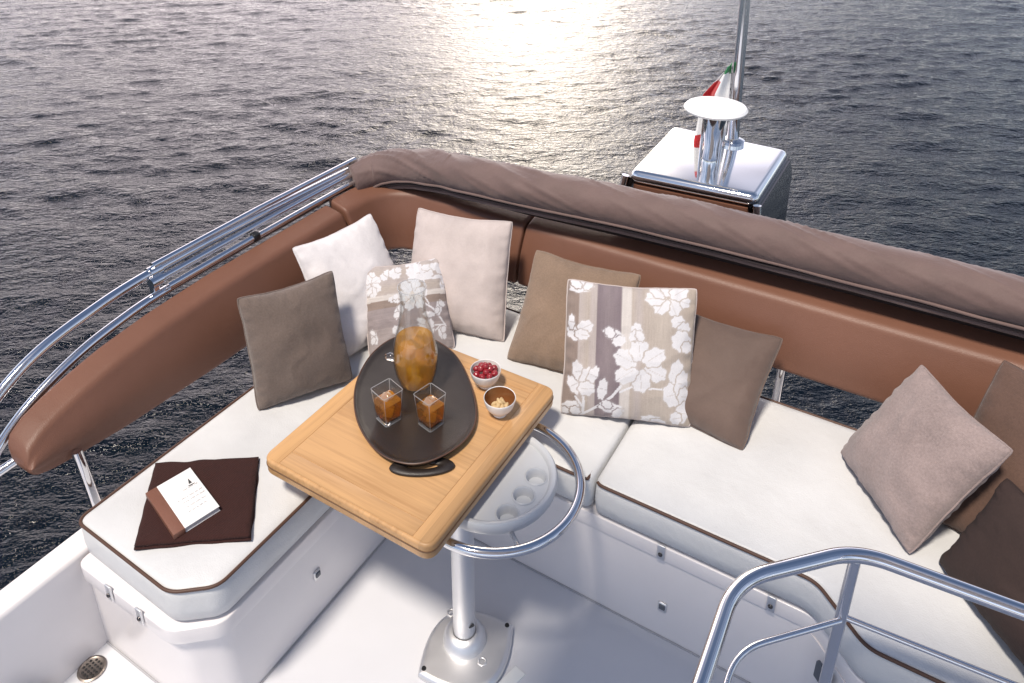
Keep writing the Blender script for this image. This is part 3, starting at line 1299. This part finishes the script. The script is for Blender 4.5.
rings = []
for d, dz in ((.030, 0), (.012, .002), (.002, .010), (-.002, .0145), (.001, .0175), (.005, .017), (.010, .0135), (.022, .0112), (.06, .0105)):
    rings.append([(p[0], p[1], tz + dz + lift(p, .14) * (1 if dz > .005 else .0)) for p in offset(o, d)])
tb = link('tray_body', mesh_of(loft_bm(rings)), M['tray'], tr)
tube('lip', [(p[0], p[1], tz + .0165 + lift(p, .14)) for p in offset(o, -.0015)], .0022, M['tray_edge'], tr, True, 6)
# handle loop beyond the near end, wood showing through the slot
hx, hy, ha = -.978, 1.229, rad(34)


def ell(a, b, n=36):
    return [(hx + a * math.cos(t) * math.cos(ha) - b * math.sin(t) * math.sin(ha), hy + a * math.cos(t) * math.sin(ha) + b * math.sin(t) * math.cos(ha))
            for t in [2 * math.pi * i / n for i in range(n)]]


rings = []
for (a, b, z) in ((.044, .0115, .001), (.0425, .010, .005), (.044, .011, .0085), (.062, .021, .0095), (.084, .031, .009), (.087, .033, .004), (.083, .030, .001)):
    rings.append([(x, y, tz + z) for x, y in ell(a, b)])
rings.append(rings[0])
link('handle', mesh_of(loft_bm(rings, False, False)), M['tray'], tr)

# ------------------------------------------------------------------ carafe
CX, CY, CZ = -1.178, 1.475, tz + .0112
car = thing('carafe', 'clear glass carafe of golden drink at the far end of the tray', 'carafe', (CX, CY, CZ))
out_p = [(0, 0), (.040, 0), (.046, .004), (.052, .02), (.062, .055), (.0665, .095), (.065, .13), (.058, .17), (.048, .21), (.0405, .25), (.037, .285), (.0365, .315), (.041, .345)]


def smooth_prof(pr, k=5):
    return [(max(0, p.x), p.y) for p in catmull([(a, b, 0) for a, b in pr], k)]


sp = smooth_prof(out_p[1:])
inn = [(max(0, r - .0028), z) for r, z in sp if z > .008]
lathe('glass_body', [(0, 0)] + sp + [(sp[-1][0] - .0014, sp[-1][1] + .0015)] + inn[::-1] + [(.02, .0085), (0, .0080)], (CX, CY, CZ), M['thin_glass'], car, 64, 60)
tube('rim', [(CX + .0405 * math.cos(a_), CY + .0405 * math.sin(a_), CZ + .3455) for a_ in [2 * math.pi * i / 40 for i in range(40)]], .0013, M['glass_edge'], car, True, 6)
lev = .172
liq = [(r - .0006, z) for r, z in inn if z < lev and z > .012]
lathe('drink', [(0, .0090), (.030, .0095)] + liq + [(liq[-1][0] - .0006, lev), (0, lev - .0008)], (CX, CY, CZ), M['wine'], car, 64, 50)
# slices, and pale cubes added low down to imitate the glowing base
for i, (dx, dy, dz, rx, rz) in enumerate(((-.02, -.012, .13, 1.2, .4), (.022, .0, .11, 1.0, 1.6), (.0, .022, .145, .7, 2.4))):
    bm = bmesh.new()
    bmesh.ops.create_cone(bm, cap_ends=True, segments=26, radius1=.026, radius2=.026, depth=.005)
    me_ = mesh_of(bm)
    s = link('lemon_slice', me_, M['lemon'], car)
    s.location = (dx, dy, dz)
    s.rotation_euler = (rx, .3, rz)
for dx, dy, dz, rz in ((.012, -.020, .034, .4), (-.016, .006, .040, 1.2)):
    i_ = link('ice_glow_cube', mesh_of(box_bm(bmesh.new(), (0, 0, 0), .030, .030, .026, 0, .005)), M['glow_cube'], car)
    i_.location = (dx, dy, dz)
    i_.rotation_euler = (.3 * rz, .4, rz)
kn = tube('spout', [(CX - .060, CY - .018, CZ + .085), (CX - .076, CY - .024, CZ + .09), (CX - .088, CY - .028, CZ + .086)], [.010, .012, .009], M['glass'], car, False, 16)

# ------------------------------------------------------------------ tumblers


def rsq(h, r, n=6, rot=0):
    pts = fillet([(-h, -h, 0), (h, -h, 0), (h, h, 0), (-h, h, 0)], r, n, True)
    return [(p.x * math.cos(rot) - p.y * math.sin(rot), p.x * math.sin(rot) + p.y * math.cos(rot)) for p in pts]


def tumbler(x, y, rot, label, lev):
    z0 = tz + .0112
    t = thing('tumbler', label, 'glass', (x, y, z0), 'square whisky tumblers')

    def rg(h, r, z):
        return [(x + a, y + b, z0 + z) for a, b in rsq(h, r, 6, rot)]
    rings = [rg(.024, .008, 0), rg(.0265, .008, .002), rg(.0300, .008, .036), rg(.0335, .008, .104), rg(.0328, .008, .1055), rg(.0318, .007, .104),
             rg(.0285, .007, .036), rg(.0262, .007, .016), rg(.023, .007, .0135)]
    link('glass_wall', mesh_of(loft_bm(rings)), M['thin_glass'], t)
    for hh, rr_, zz_, tw in ((.0330, .0078, .1050, .0011), (.0262, .0078, .0025, .0016)):
        tube('rim', [(x + a, y + b, z0 + zz_) for a, b in rsq(hh, rr_, 6, rot)], tw, M['glass_edge'], t, True, 6)
    for q in range(4):
        aq = rot + math.pi / 4 + q * math.pi / 2
        c0q, c1q = (.0262 - .0024) * 1.414, (.0330 - .0024) * 1.414
        tube('corner_edge', [(x + c0q * math.cos(aq), y + c0q * math.sin(aq), z0 + .004), (x + c1q * math.cos(aq), y + c1q * math.sin(aq), z0 + .104)], .0009, M['glass_edge'], t, False, 6)
    auto_sharp(link('base', mesh_of(loft_bm([rg(.0235, .007, .0005), rg(.0258, .0072, .003), rg(.0262, .0072, .012), rg(.0235, .007, .0134)])), M['glass'], t), 50)
    rings = [rg(.0225, .007, .0145), rg(.0257, .007, .0165), rg(.0279, .007, .036), rg(.0292, .007, lev), rg(.0286, .007, lev + .0004)]
    auto_sharp(link('drink', mesh_of(loft_bm(rings)), M['amber'], t), 50)
    for dx, dy, dz, rz, im in ((-.006, .004, lev - .004, .3, 'ice'), (.005, -.005, .027, 1.0, 'glow_cube'), (-.008, .007, .026, .2, 'glow_cube')):  # top cube is ice; the lower two imitate light focused in the base
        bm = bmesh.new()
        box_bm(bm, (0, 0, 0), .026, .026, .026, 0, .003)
        i_ = link('ice_glow_cube', mesh_of(bm), M[im], t)
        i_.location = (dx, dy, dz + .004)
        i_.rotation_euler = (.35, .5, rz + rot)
    return t


tumbler(-1.160, 1.318, rad(31 + 43), 'square tumbler of amber drink on the left of the tray', .069)
tumbler(-1.046, 1.364, rad(31 + 47), 'square tumbler of amber drink on the right of the tray', .069)

# ------------------------------------------------------------------ bowls


def bowl(x, y, label, inner_mat):
    z0 = TZ + .0014
    t = thing('bowl', label, 'bowl', (x, y, z0), 'small china bowls on the table')
    lathe('bowl_shell', smooth_prof([(.019, 0), (.021, .003), (.0205, .008), (.030, .017), (.040, .032), (.0452, .050), (.0465, .060)], 4) +
          [(.0455, .0615), (.0440, .060)], (x, y, z0), M['china'], t, 48, 50)
    lathe('bowl_lining', smooth_prof([(.0438, .0598), (.0425, .050), (.037, .032), (.026, .018), (.012, .0125)], 4) + [(0, .012)], (x, y, z0), inner_mat, t, 48, 60)
    lathe('bowl_foot', [(0, .0005), (.0188, .0005), (.0188, .004), (0, .004)], (x, y, z0), M['china'], t, 32)
    return t, z0


B1 = (-1.006, 1.590)
B2 = (-.907, 1.508)
_, zb1 = bowl(*B1, 'white china bowl heaped with red berries', M['china'])
_, zb2 = bowl(*B2, 'china bowl with brown glazed inside holding pale nuts', M['brown_glaze'])


def lump(bm, r, sx=1, sy=1, sz=1, amp=.1, fr=3.0, seed=0, sub=3):
    vs_ = bmesh.ops.create_icosphere(bm, subdivisions=sub, radius=1)['verts']
    for v in vs_:
        n_ = v.co.normalized()
        k = 1 + amp * noise.noise(n_ * fr + Vector((seed, 0, seed * .7)))
        v.co = Vector((n_.x * sx * r * k, n_.y * sy * r * k, n_.z * sz * r * k))
    return bm


def berry_mesh(seed):
    bm = bmesh.new()
    lump(bm, .0112, 1, 1, .92, .10, 2.2, seed)
    # calyx dimple
    for v in bm.verts:
        d = v.co.normalized()
        if d.z > .8:
            v.co *= 1 - .35 * (d.z - .8) / .2
    return mesh_of(bm)


k = 0
meshes = [berry_mesh(i) for i in range(3)]
for m_ in meshes:
    m_.materials.append(M['berry'])
    m_.polygons.foreach_set('use_smooth', [True] * len(m_.polygons))
for ringr, nn, zz in ((.0285, 8, .052), (.014, 4, .062), (0, 1, .071)):
    for i in range(nn):
        a = 2 * math.pi * (i + .3 * (nn == 4)) / nn + .2
        ob = D.objects.new('berry', meshes[k % 3])
        COL.objects.link(ob)
        ob.location = (B1[0] + ringr * math.cos(a), B1[1] + ringr * math.sin(a), zb1 + zz + .002 * math.sin(k * 2.1))
        ob.rotation_euler = (k * 1.3, k * .7, k)
        tag(ob, 'small dark red berry heaped in the white china bowl', 'berry', 'red berries in the bowl')
        k += 1


def nut_mesh(seed):
    bm = bmesh.new()
    for v in lump(bm, .0085, 1.6, .8, .75, .12, 2.0, seed).verts:
        v.co.y += (v.co.x / .013) ** 2 * .006
    return mesh_of(bm)


nm = nut_mesh(1)
nm.materials.append(M['nut'])
nm.polygons.foreach_set('use_smooth', [True] * len(nm.polygons))
for i in range(9):
    a = i * 2.4
    r = .018 * math.sqrt(i / 8)
    ob = D.objects.new('nut', nm)
    COL.objects.link(ob)
    ob.location = (B2[0] + r * math.cos(a), B2[1] + r * math.sin(a), zb2 + .030 + .012 * (1 - r / .018))
    ob.rotation_euler = (.3 * math.sin(i * 3), .4 * math.cos(i * 2), a * 1.7)
    tag(ob, 'small pale nut lying in the brown glazed bowl', 'nut', 'pale nuts in the bowl')

# ------------------------------------------------------------------ towel and book
SZ = .487
tq = [Vector((-1.725, .946)), Vector((-1.485, 1.118)), Vector((-1.296, .912)), Vector((-1.530, .738))]
tow = thing('folded_towel', 'dark brown folded towel laid flat on the left seat cushion', 'towel', (-1.51, .93, SZ))


def quad_slab(q, z0, th, seed, n=40, wob=.004, ripple=.002):
    bm = bmesh.new()
    top_, bot = {}, {}
    for i in range(n + 1):
        for j in range(n + 1):
            u, v = i / n, j / n
            p = q[0] * (1 - u) * (1 - v) + q[1] * u * (1 - v) + q[2] * u * v + q[3] * (1 - u) * v
            e = min(u, v, 1 - u, 1 - v)
            edge = min(1, e / .03)
            w_ = Vector((noise.noise(Vector((u * 5, v * 5, seed))), noise.noise(Vector((u * 5, v * 5, seed + 9))))) * wob
            z = z0 + th * math.sqrt(max(0, 1 - (1 - edge) ** 2)) * .5 + th * .5 + ripple * noise.noise(Vector((u * 6, v * 6, seed + 3)))
            top_[i, j] = bm.verts.new((p.x + w_.x, p.y + w_.y, z))
            bot[i, j] = bm.verts.new((p.x + w_.x, p.y + w_.y, z0))
    for i in range(n):
        for j in range(n):
            bm.faces.new((top_[i, j], top_[i + 1, j], top_[i + 1, j + 1], top_[i, j + 1]))
            bm.faces.new((bot[i, j], bot[i, j + 1], bot[i + 1, j + 1], bot[i + 1, j]))
    for i in range(n):
        for a, b in (((i, 0), (i + 1, 0)), ((i + 1, n), (i, n)), ((0, i + 1), (0, i)), ((n, i), (n, i + 1))):
            bm.faces.new((bot[a], bot[b], top_[b], top_[a]))
    return mesh_of(bm)


link('towel_fold', quad_slab(tq, SZ - .003, .010, 1.0), M['towel'], tow)
tc_ = sum(tq, Vector((0, 0))) / 4
link('towel_fold', quad_slab([tc_ + (p - tc_) * .985 for p in tq], SZ + .0072, .009, 4.0), M['towel'], tow)

bk = thing('book', 'thin book with white cover and brown leather spine on the towel', 'book', (-1.53, .89, SZ + .018))
A0, A1, A3 = Vector((-1.630, .851)), Vector((-1.602, .974)), Vector((-1.452, .802))
ex_, ey_ = (A3 - A0), (A1 - A0)                      # along the spine, across the cover
zk = SZ + .0185


def bq(a, b):
    return A0 + ex_ * a + ey_ * b


def bslab(nm_, a0, a1, b0, b1, z0, z1, mat, bev=.0008):
    return slab(nm_, [bq(a0, b0), bq(a1, b0), bq(a1, b1), bq(a0, b1)], z0, z1, mat, bk, bev, 2)


bslab('back_cover', 0, 1, .02, 1, zk - .002, zk, M['paper'])
bslab('pages', .012, .988, .03, .98, zk, zk + .012, M['pages'], 0)
fc = bslab('front_cover', 0, 1, .24, 1, zk + .012, zk + .0145, M['paper'])
bslab('spine', -.003, 1.003, 0, .245, zk - .0025, zk + .0152, M['bookspine'], .002)


def mark(nm_, a0, a1, b0, b1, mat):
    s = slab(nm_, [bq(a0, b0), bq(a1, b0), bq(a1, b1), bq(a0, b1)], zk + .0144, zk + .01485, mat, None, 0)
    s.parent = fc


# cover print: small sail emblem at top right and five faint lines of script
def script_line(b, a0, a1, seed):
    bm = bmesh.new()
    rr = random.Random(seed)
    a = a0
    while a < a1:
        wd = rr.uniform(.02, .06)
        for kk in range(int(wd / .010)):
            aa = a + kk * .010
            hgt = rr.choice((.010, .014, .022))
            c = bq(aa, b)
            box_bm(bm, (c.x, c.y, zk + .0147), .0014, .13 * hgt * 2, .0006, math.atan2(ey_.y, ex_.x) if False else math.atan2(ex_.y, ex_.x))
        a += wd + .018
    s = link('script_line', mesh_of(bm), M['grey_ink'], None, False)
    s.parent = fc


# text runs across the cover: lines stacked along the spine direction
def text_row(a, b0, b1, seed):
    bm = bmesh.new()
    rr = random.Random(seed)
    b = b0
    ang = math.atan2(ey_.y, ey_.x)
    while b < b1:
        for kk in range(rr.randint(2, 6)):
            c = bq(a + rr.uniform(-.004, .004), b)
            box_bm(bm, (c.x, c.y, zk + .0147), .0011, .0024 if rr.random() < .7 else .0040, .0006, ang)
            b += .018
            if b > b1:
                break
        b += .025
    s = link('script_line', mesh_of(bm), M['grey_ink'], None, False)
    s.parent = fc


for r_, (a, b0, b1) in enumerate(((.36, .62, .95), (.50, .42, .97), (.58, .48, .97), (.68, .50, .92), (.78, .48, .86))):
    text_row(a, b0, b1, r_)
bm = bmesh.new()
c0 = bq(.24, .80)
for tri in (((.30, .78), (.18, .83), (.30, .85)), ((.32, .74), (.33, .90), (.345, .86), (.345, .77))):
    bm.faces.new([bm.verts.new((*bq(a, b), zk + .01475)) for a, b in tri])
em = link('emblem', mesh_of(bm), M['ink'], None, False)
em.parent = fc


# ------------------------------------------------------------------ pillows
def bil(C, u, v):
    """C = TL,TR,BR,BL ; u 0..1 left-right, v 0..1 bottom-top"""
    return C[3] * (1 - u) * (1 - v) + C[2] * u * (1 - v) + C[1] * u * v + C[0] * (1 - u) * v


def pillow(name, C, mat, label, T=.115, n=60, seed=0, bow=.055, paint=None, ear=.03, flip=False, group='scatter pillows on the bench'):
    C = [Vector(c) for c in C]
    ex = (C[1] + C[2] - C[0] - C[3]).normalized()
    ey = (C[0] + C[1] - C[2] - C[3]).normalized()
    nz = ex.cross(ey).normalized()                    # towards the viewer
    W = (C[1] - C[0]).length
    bm = bmesh.new()
    F, Bk = {}, {}
    cen = sum(C, Vector()) / 4
    cl_ = bm.loops.layers.float_color.new('print') if paint else None
    uv = {}
    for i in range(n + 1):
        for j in range(n + 1):
            a = -math.cos(math.pi * i / n) * .5 + i / n - .5       # denser at the edges
            b = -math.cos(math.pi * j / n) * .5 + j / n - .5
            a = max(-1, min(1, a))
            b = max(-1, min(1, b))
            # sides bow in between the corners
            aa = a * (1 - bow * (1 - b * b))
            bb = b * (1 - (bow + (.035 if b > 0 else 0)) * (1 - a * a))
            ck = 1 - .035 * (abs(a) * abs(b)) ** 8
            aa, bb = aa * ck, bb * ck
            wv = .012 * noise.noise(Vector((a * 2.6, b * 2.6, seed * 3.7))) + .005 * noise.noise(Vector((a * 9, b * 9, seed * 1.7)))
            aa, bb = aa + wv * abs(a) ** 3, bb + wv * abs(b) ** 3
            p = bil(C, aa * .5 + .5, bb * .5 + .5)
            prof_ = ((1 - a * a) * (1 - b * b))
            h = T * .62 * prof_ ** .40
            # creases running from the corners and puckers along the seams
            e = min(1 - abs(a), 1 - abs(b))
            pk = math.exp(-(e / .12) ** 2)
            s_ = a if (1 - abs(b)) < (1 - abs(a)) else b
            h *= 1 - .22 * pk * (0.5 + .5 * math.sin(s_ * 26 + seed * 3 + 3 * noise.noise(Vector((s_ * 3, seed, 1)))))
            nn_ = noise.noise(Vector((a * 1.7 + seed, b * 1.7, seed * 2.0)))
            cr = 1 - abs(noise.noise(Vector((a * 2.3 + seed * 5, b * 2.3 + 4, seed)))) * 3
            h *= 1 + .13 * nn_ + .05 * max(0, cr)
            # slump: more fill low down
            h *= 1 - .10 * b
            w1_ = nz * (.006 * noise.noise(Vector((a * 2.5, b * 2.5, seed + 7))) * (.3 + pk))
            F[i, j] = bm.verts.new(p + nz * h + w1_)
            if i in (0, n) or j in (0, n):
                Bk[i, j] = F[i, j]
            else:
                Bk[i, j] = bm.verts.new(p - nz * h * .9 + w1_)
            uv[i, j] = (aa * .5 + .5, bb * .5 + .5)
    for i in range(n):
        for j in range(n):
            ks = ((i, j), (i + 1, j), (i + 1, j + 1), (i, j + 1))
            f1 = bm.faces.new([F[k_] for k_ in ks])
            q_ = [Bk[k_] for k_ in ks][::-1]
            fs = [(f1, ks)]
            if len(set(q_)) == 4:
                try:
                    fs.append((bm.faces.new(q_), ks[::-1]))
                except ValueError:
                    pass
            if paint:
                for f_, kk in fs:
                    for lp, k_ in zip(f_.loops, kk):
                        lp[cl_] = paint(*uv[k_])
    t = thing(name, label, 'pillow', tuple((C[2] + C[3]) / 2), group)
    me_ = D.meshes.new('pillow')
    bm.to_mesh(me_)
    bm.free()
    link('pillow_case', me_, mat, t)
    edge = [F_ for F_ in []]
    loop = []
    for i in range(n):
        loop.append((i, 0))
    for j in range(n):
        loop.append((n, j))
    for i in range(n, 0, -1):
        loop.append((i, n))
    for j in range(n, 0, -1):
        loop.append((0, j))
    pts = []
    for k_ in loop[::2]:
        v = me_.vertices[0]
        u_, v_ = uv[k_]
        pts.append(bil(C, u_, v_))
    tube('seam', pts, .0026, M['p_cream'] if paint else mat, t, True, 6)
    return t


def homog(px):
    """px corners TL,TR,BR,BL -> (u,v) with v up; returns a function"""
    A_, y_ = [], []
    for (x, y), (u, v) in zip(px, ((0, 1), (1, 1), (1, 0), (0, 0))):
        A_.append([x, y, 1, 0, 0, 0, -u * x, -u * y]); y_.append(u)
        A_.append([0, 0, 0, x, y, 1, -v * x, -v * y]); y_.append(v)
    h = np.linalg.solve(np.array(A_, float), np.array(y_, float))
    return lambda x, y: ((h[0] * x + h[1] * y + h[2]) / (h[6] * x + h[7] * y + 1), (h[3] * x + h[4] * y + h[5]) / (h[6] * x + h[7] * y + 1))


def petal(cx_, cy_, a, b, ang):
    return (cx_, cy_, a, b, rad(ang))


# the motif, drawn on a 600 x 600 sketch of the pillow face (x right, y down)
FL = []


def flower(x, y, r, n_=6, rot=0, squash=1.0, w_=.62):
    for i in range(n_):
        a = 2 * math.pi * i / n_ + rot
        FL.append((x + r * .60 * math.cos(a), y + r * .60 * math.sin(a) * squash, r * .44, r * w_ * .56, a))


def leaf(x, y, a, b, deg):
    FL.append((x, y, a, b, rad(deg)))


flower(338, 400, 96, 6, .45)
for args in ((245, 292, 44, 20, 25), (228, 282, 22, 16, 60), (262, 312, 24, 18, -20), (322, 276, 20, 34, 0), (312, 290, 14, 22, 30), (335, 290, 14, 20, -30),
             (120, 122, 44, 20, -10), (100, 112, 22, 14, 30), (145, 116, 20, 12, -40),
             (105, 290, 34, 28, 20), (138, 268, 30, 24, -30), (88, 252, 12, 28, 0), (128, 296, 26, 18, 10),
             (118, 430, 20, 40, -15), (150, 458, 24, 46, 8), (172, 440, 16, 36, 25), (102, 480, 18, 36, -30), (150, 490, 30, 26, 0),
             (207, 490, 17, 40, 8), (240, 562, 46, 20, 15), (262, 585, 16, 22, 30), (225, 548, 20, 14, 40),
             (88, 560, 36, 22, -15), (70, 575, 18, 14, 20), (110, 575, 20, 16, 30),
             (468, 232, 24, 26, 0), (488, 262, 22, 30, 20), (480, 305, 34, 40, 0), (500, 330, 18, 22, 0),
             (465, 430, 24, 52, 8), (452, 512, 30, 46, -12), (485, 470, 22, 50, 10), (495, 520, 20, 36, 0),
             (385, 610, 38, 18, 10), (410, 622, 30, 14, 20), (492, 585, 26, 44, 15), (470, 605, 20, 26, -10)):
    leaf(*args)
flower(432, 140, 78, 7, .3, .8)
STEMS = [((130, 592), (185, 560), 5), ((185, 560), (240, 520), 5), ((240, 520), (272, 478), 5), ((138, 590), (140, 520), 5), ((370, 485), (440, 490), 4),
         ((270, 500), (330, 470), 4), ((110, 520), (138, 560), 4)]


def motif(x, y):
    for cx_, cy_, a, b, an in FL[::-1]:
        dx, dy = x - cx_, y - cy_
        c_, s_ = math.cos(an), math.sin(an)
        lu, lv = dx * c_ + dy * s_, -dx * s_ + dy * c_
        u, v = lu / a, lv / b
        wv = 1 + .16 * math.sin(7 * math.atan2(v, u) + cx_)
        if u * u + v * v < wv:
            if abs(lv) < 1.2 and u > -.6 and max(a, b) > 24:
                return .45
            return 1.0
        u, v = lu / (a + 4.5), lv / (b + 4.5)
        if u * u + v * v < wv:
            return .12
    for (x0, y0), (x1, y1), w_ in STEMS:
        dx, dy = x1 - x0, y1 - y0
        t = max(0, min(1, ((x - x0) * dx + (y - y0) * dy) / (dx * dx + dy * dy)))
        if math.hypot(x - x0 - dx * t, y - y0 - dy * t) < w_:
            return 1.0
    return 0.0


def mixc(a, b, t):
    return tuple(a[i] * (1 - t) + b[i] * t for i in range(3))


C_TAUPE, C_BEIGE, C_PURP, C_CREAM, C_SAND = (.26, .20, .17), (.43, .375, .355), (.19, .15, .165), (.58, .535, .505), (.42, .36, .315)
WHITE = (.67, .66, .68)


def stripes(x):
    st = [(0, C_TAUPE), (112, C_TAUPE), (116, C_BEIGE), (150, C_SAND), (160, C_BEIGE), (178, C_BEIGE), (181, C_PURP), (222, (.235, .19, .20)), (266, C_PURP), (270, C_CREAM),
          (300, C_CREAM), (306, C_SAND), (330, C_BEIGE), (350, C_SAND), (420, (.45, .39, .34)), (470, C_SAND), (560, (.42, .35, .28))]
    for (x0, c0_), (x1, c1_) in zip(st, st[1:]):
        if x <= x1:
            return mixc(c0_, c1_, max(0, (x - x0) / (x1 - x0)))
    return st[-1][1]


def paint_big(u, v):
    # face coordinates -> sketch coordinates (the sketch was taken on the leaning face)
    x = 62 + u * 478 - (1 - v) * 10
    y = 92 + (1 - v) * (500 + 58 * u)
    c = stripes(x)
    k_ = 1 + .09 * noise.noise(Vector((x * .35, y * .006, 2))) + .05 * noise.noise(Vector((x * .9, y * .02, 5)))
    c = tuple(min(1, q * k_) for q in c)
    m_ = motif(x, y)
    c = mixc(c, WHITE, m_)
    return (*c, 1)


def paint_small(u, v):
    x0 = u * 600
    y0 = (1 - v) * 600
    # bands run across this one
    if y0 < 215:
        c = mixc(C_SAND, C_BEIGE, .6 + .4 * math.sin(y0 * .06))
    elif y0 < 250:
        c = C_CREAM
    elif y0 < 300:
        c = C_TAUPE
    elif y0 < 420:
        c = mixc(C_PURP, C_BEIGE, .45)
    else:
        c = mixc(C_BEIGE, C_PURP, .35)
    k_ = 1 + .16 * noise.noise(Vector((x0 * .006, y0 * .35, 2))) + .08 * noise.noise(Vector((x0 * .02, y0 * .9, 5)))
    c = tuple(min(1, q * k_) for q in c)
    # same motif, turned a quarter
    m_ = motif(560 - y0 * .95, 70 + x0 * .95)
    if y0 < 150 and x0 > 330:
        m_ = max(m_, 1.0 if motif(y0 * 1.6 + 250, x0 + 60) else 0)
    return (*mixc(c, WHITE, m_), 1)


pillow('pillow', [(-1.815, 1.622, .842), (-1.765, 1.985, .828), (-1.500, 1.90, .486), (-1.580, 1.565, .486)], M['p_white'], 'white pillow in the left corner behind the dark greyish one', .12, 60, 1.3)
pillow('pillow', [(-1.745, 1.318, .838), (-1.605, 1.600, .832), (-1.482, 1.526, .486), (-1.640, 1.252, .486)], M['p_grey'],
       'dark greyish brown pillow at the left end of the row, against the left backrest', .11, 60, 2.7)
pillow('pillow', [(-1.615, 2.082, .850), (-1.235, 2.150, .862), (-1.150, 1.950, .486), (-1.540, 1.850, .486)], M['p_cream'], 'plain cream pillow upright against the corner backrest', .12, 60, 3.1)
pillow('pillow', [(-1.660, 1.780, .728), (-1.430, 1.975, .745), (-1.285, 1.835, .486), (-1.500, 1.625, .486)], M['print'], 'small flowered pillow with crosswise bands, behind the carafe', .10, 150, 4.4, .05, paint_small)
pillow('pillow', [(-1.134, 2.140, .785), (-.745, 2.175, .783), (-.705, 1.925, .486), (-1.103, 1.874, .486)], M['p_taupe'], 'tan pillow leaning behind the left edge of the large flowered pillow', .11, 60, 5.2)
pillow('pillow', [(-.912, 1.930, .848), (-.530, 2.085, .852), (-.450, 1.882, .488), (-.824, 1.732, .486)], M['print'], 'large pillow with upright stripes and big white flowers', .11, 190, 6.6, .045, paint_big)
pillow('pillow', [(-.640, 2.150, .722), (-.266, 2.155, .718), (-.289, 1.868, .486), (-.660, 1.900, .486)], M['p_brown'], 'smooth brown pillow tucked behind the right edge of the large flowered one', .11, 60, 7.9)
pillow('pillow', [(.105, 2.135, .790), (.325, 1.870, .800), (.162, 1.728, .490), (-.048, 2.015, .486)], M['p_lilac'], 'pinkish grey pillow standing tilted at the right end of the bench', .12, 60, 8.5)
pillow('pillow', [(.285, 2.165, .862), (.63, 2.05, .85), (.50, 1.80, .486), (.165, 1.895, .486)], M['p_mid'], 'mid brown pillow leaning on the backrest behind the pinkish grey pillow', .11, 60, 9.1)
pillow('pillow', [(.318, 1.85, .735), (.60, 1.54, .77), (.51, 1.435, .486), (.225, 1.755, .486)], M['p_dark'], 'very dark brown pillow in shade at the right end of the bench', .12, 60, 10.3)

# ------------------------------------------------------------------ unseen panel added overhead to shade the floor
shd = thing('shade_roof', 'added unseen roof over the helm behind the bench', 'sunshade', (.4, -.6, 0))
slab('shade_panel', rrect(-.86, 2.1, -2.4, .62, .12), 2.42, 2.49, M['gelcoat'], shd, .02)
for x, y in ((1.84, .46), (1.84, -1.5)):
    tube('shade_post', [(x, y, 0), (x, y, 2.43)], .03, M['steel'], shd)

# ------------------------------------------------------------------ companionway grab rail in front
gr = thing('grab_rail', 'bent steel grab rail with one upright in front of the right bench', 'rail', (.037, 1.24, 0))
zt_ = .90
main = fillet([(-.137, .40, zt_), (-.148, 1.092, zt_), (.034, 1.276, zt_), (.75, 1.325, zt_)], [0, .07, .06, 0], 10)
tube('top_tube', main, .0145, M['steel'], gr, False, 20)
tube('upright', [(.036, 1.262, zt_ - .006), (.036, 1.262, .0)], .0115, M['steel'], gr, False, 18)
mid = fillet([(-.112, .45, .735), (-.124, 1.085, .735), (.036, 1.250, .735)], [0, .06, 0], 8)
tube('middle_tube', mid, .0062, M['steel'], gr, False, 12)
tube('middle_tube', [(.036, 1.262, .735), (.75, 1.312, .735)], .0062, M['steel'], gr, False, 12)
lathe('foot_flange', [(0, .0), (.034, .0), (.035, .006), (.02, .012), (0, .012)], (.036, 1.262, 0), M['steel'], gr, 24)

# drop the helper properties
for o_ in D.objects:
    for key in ('_base', '_rel'):
        if key in o_:
            del o_[key]
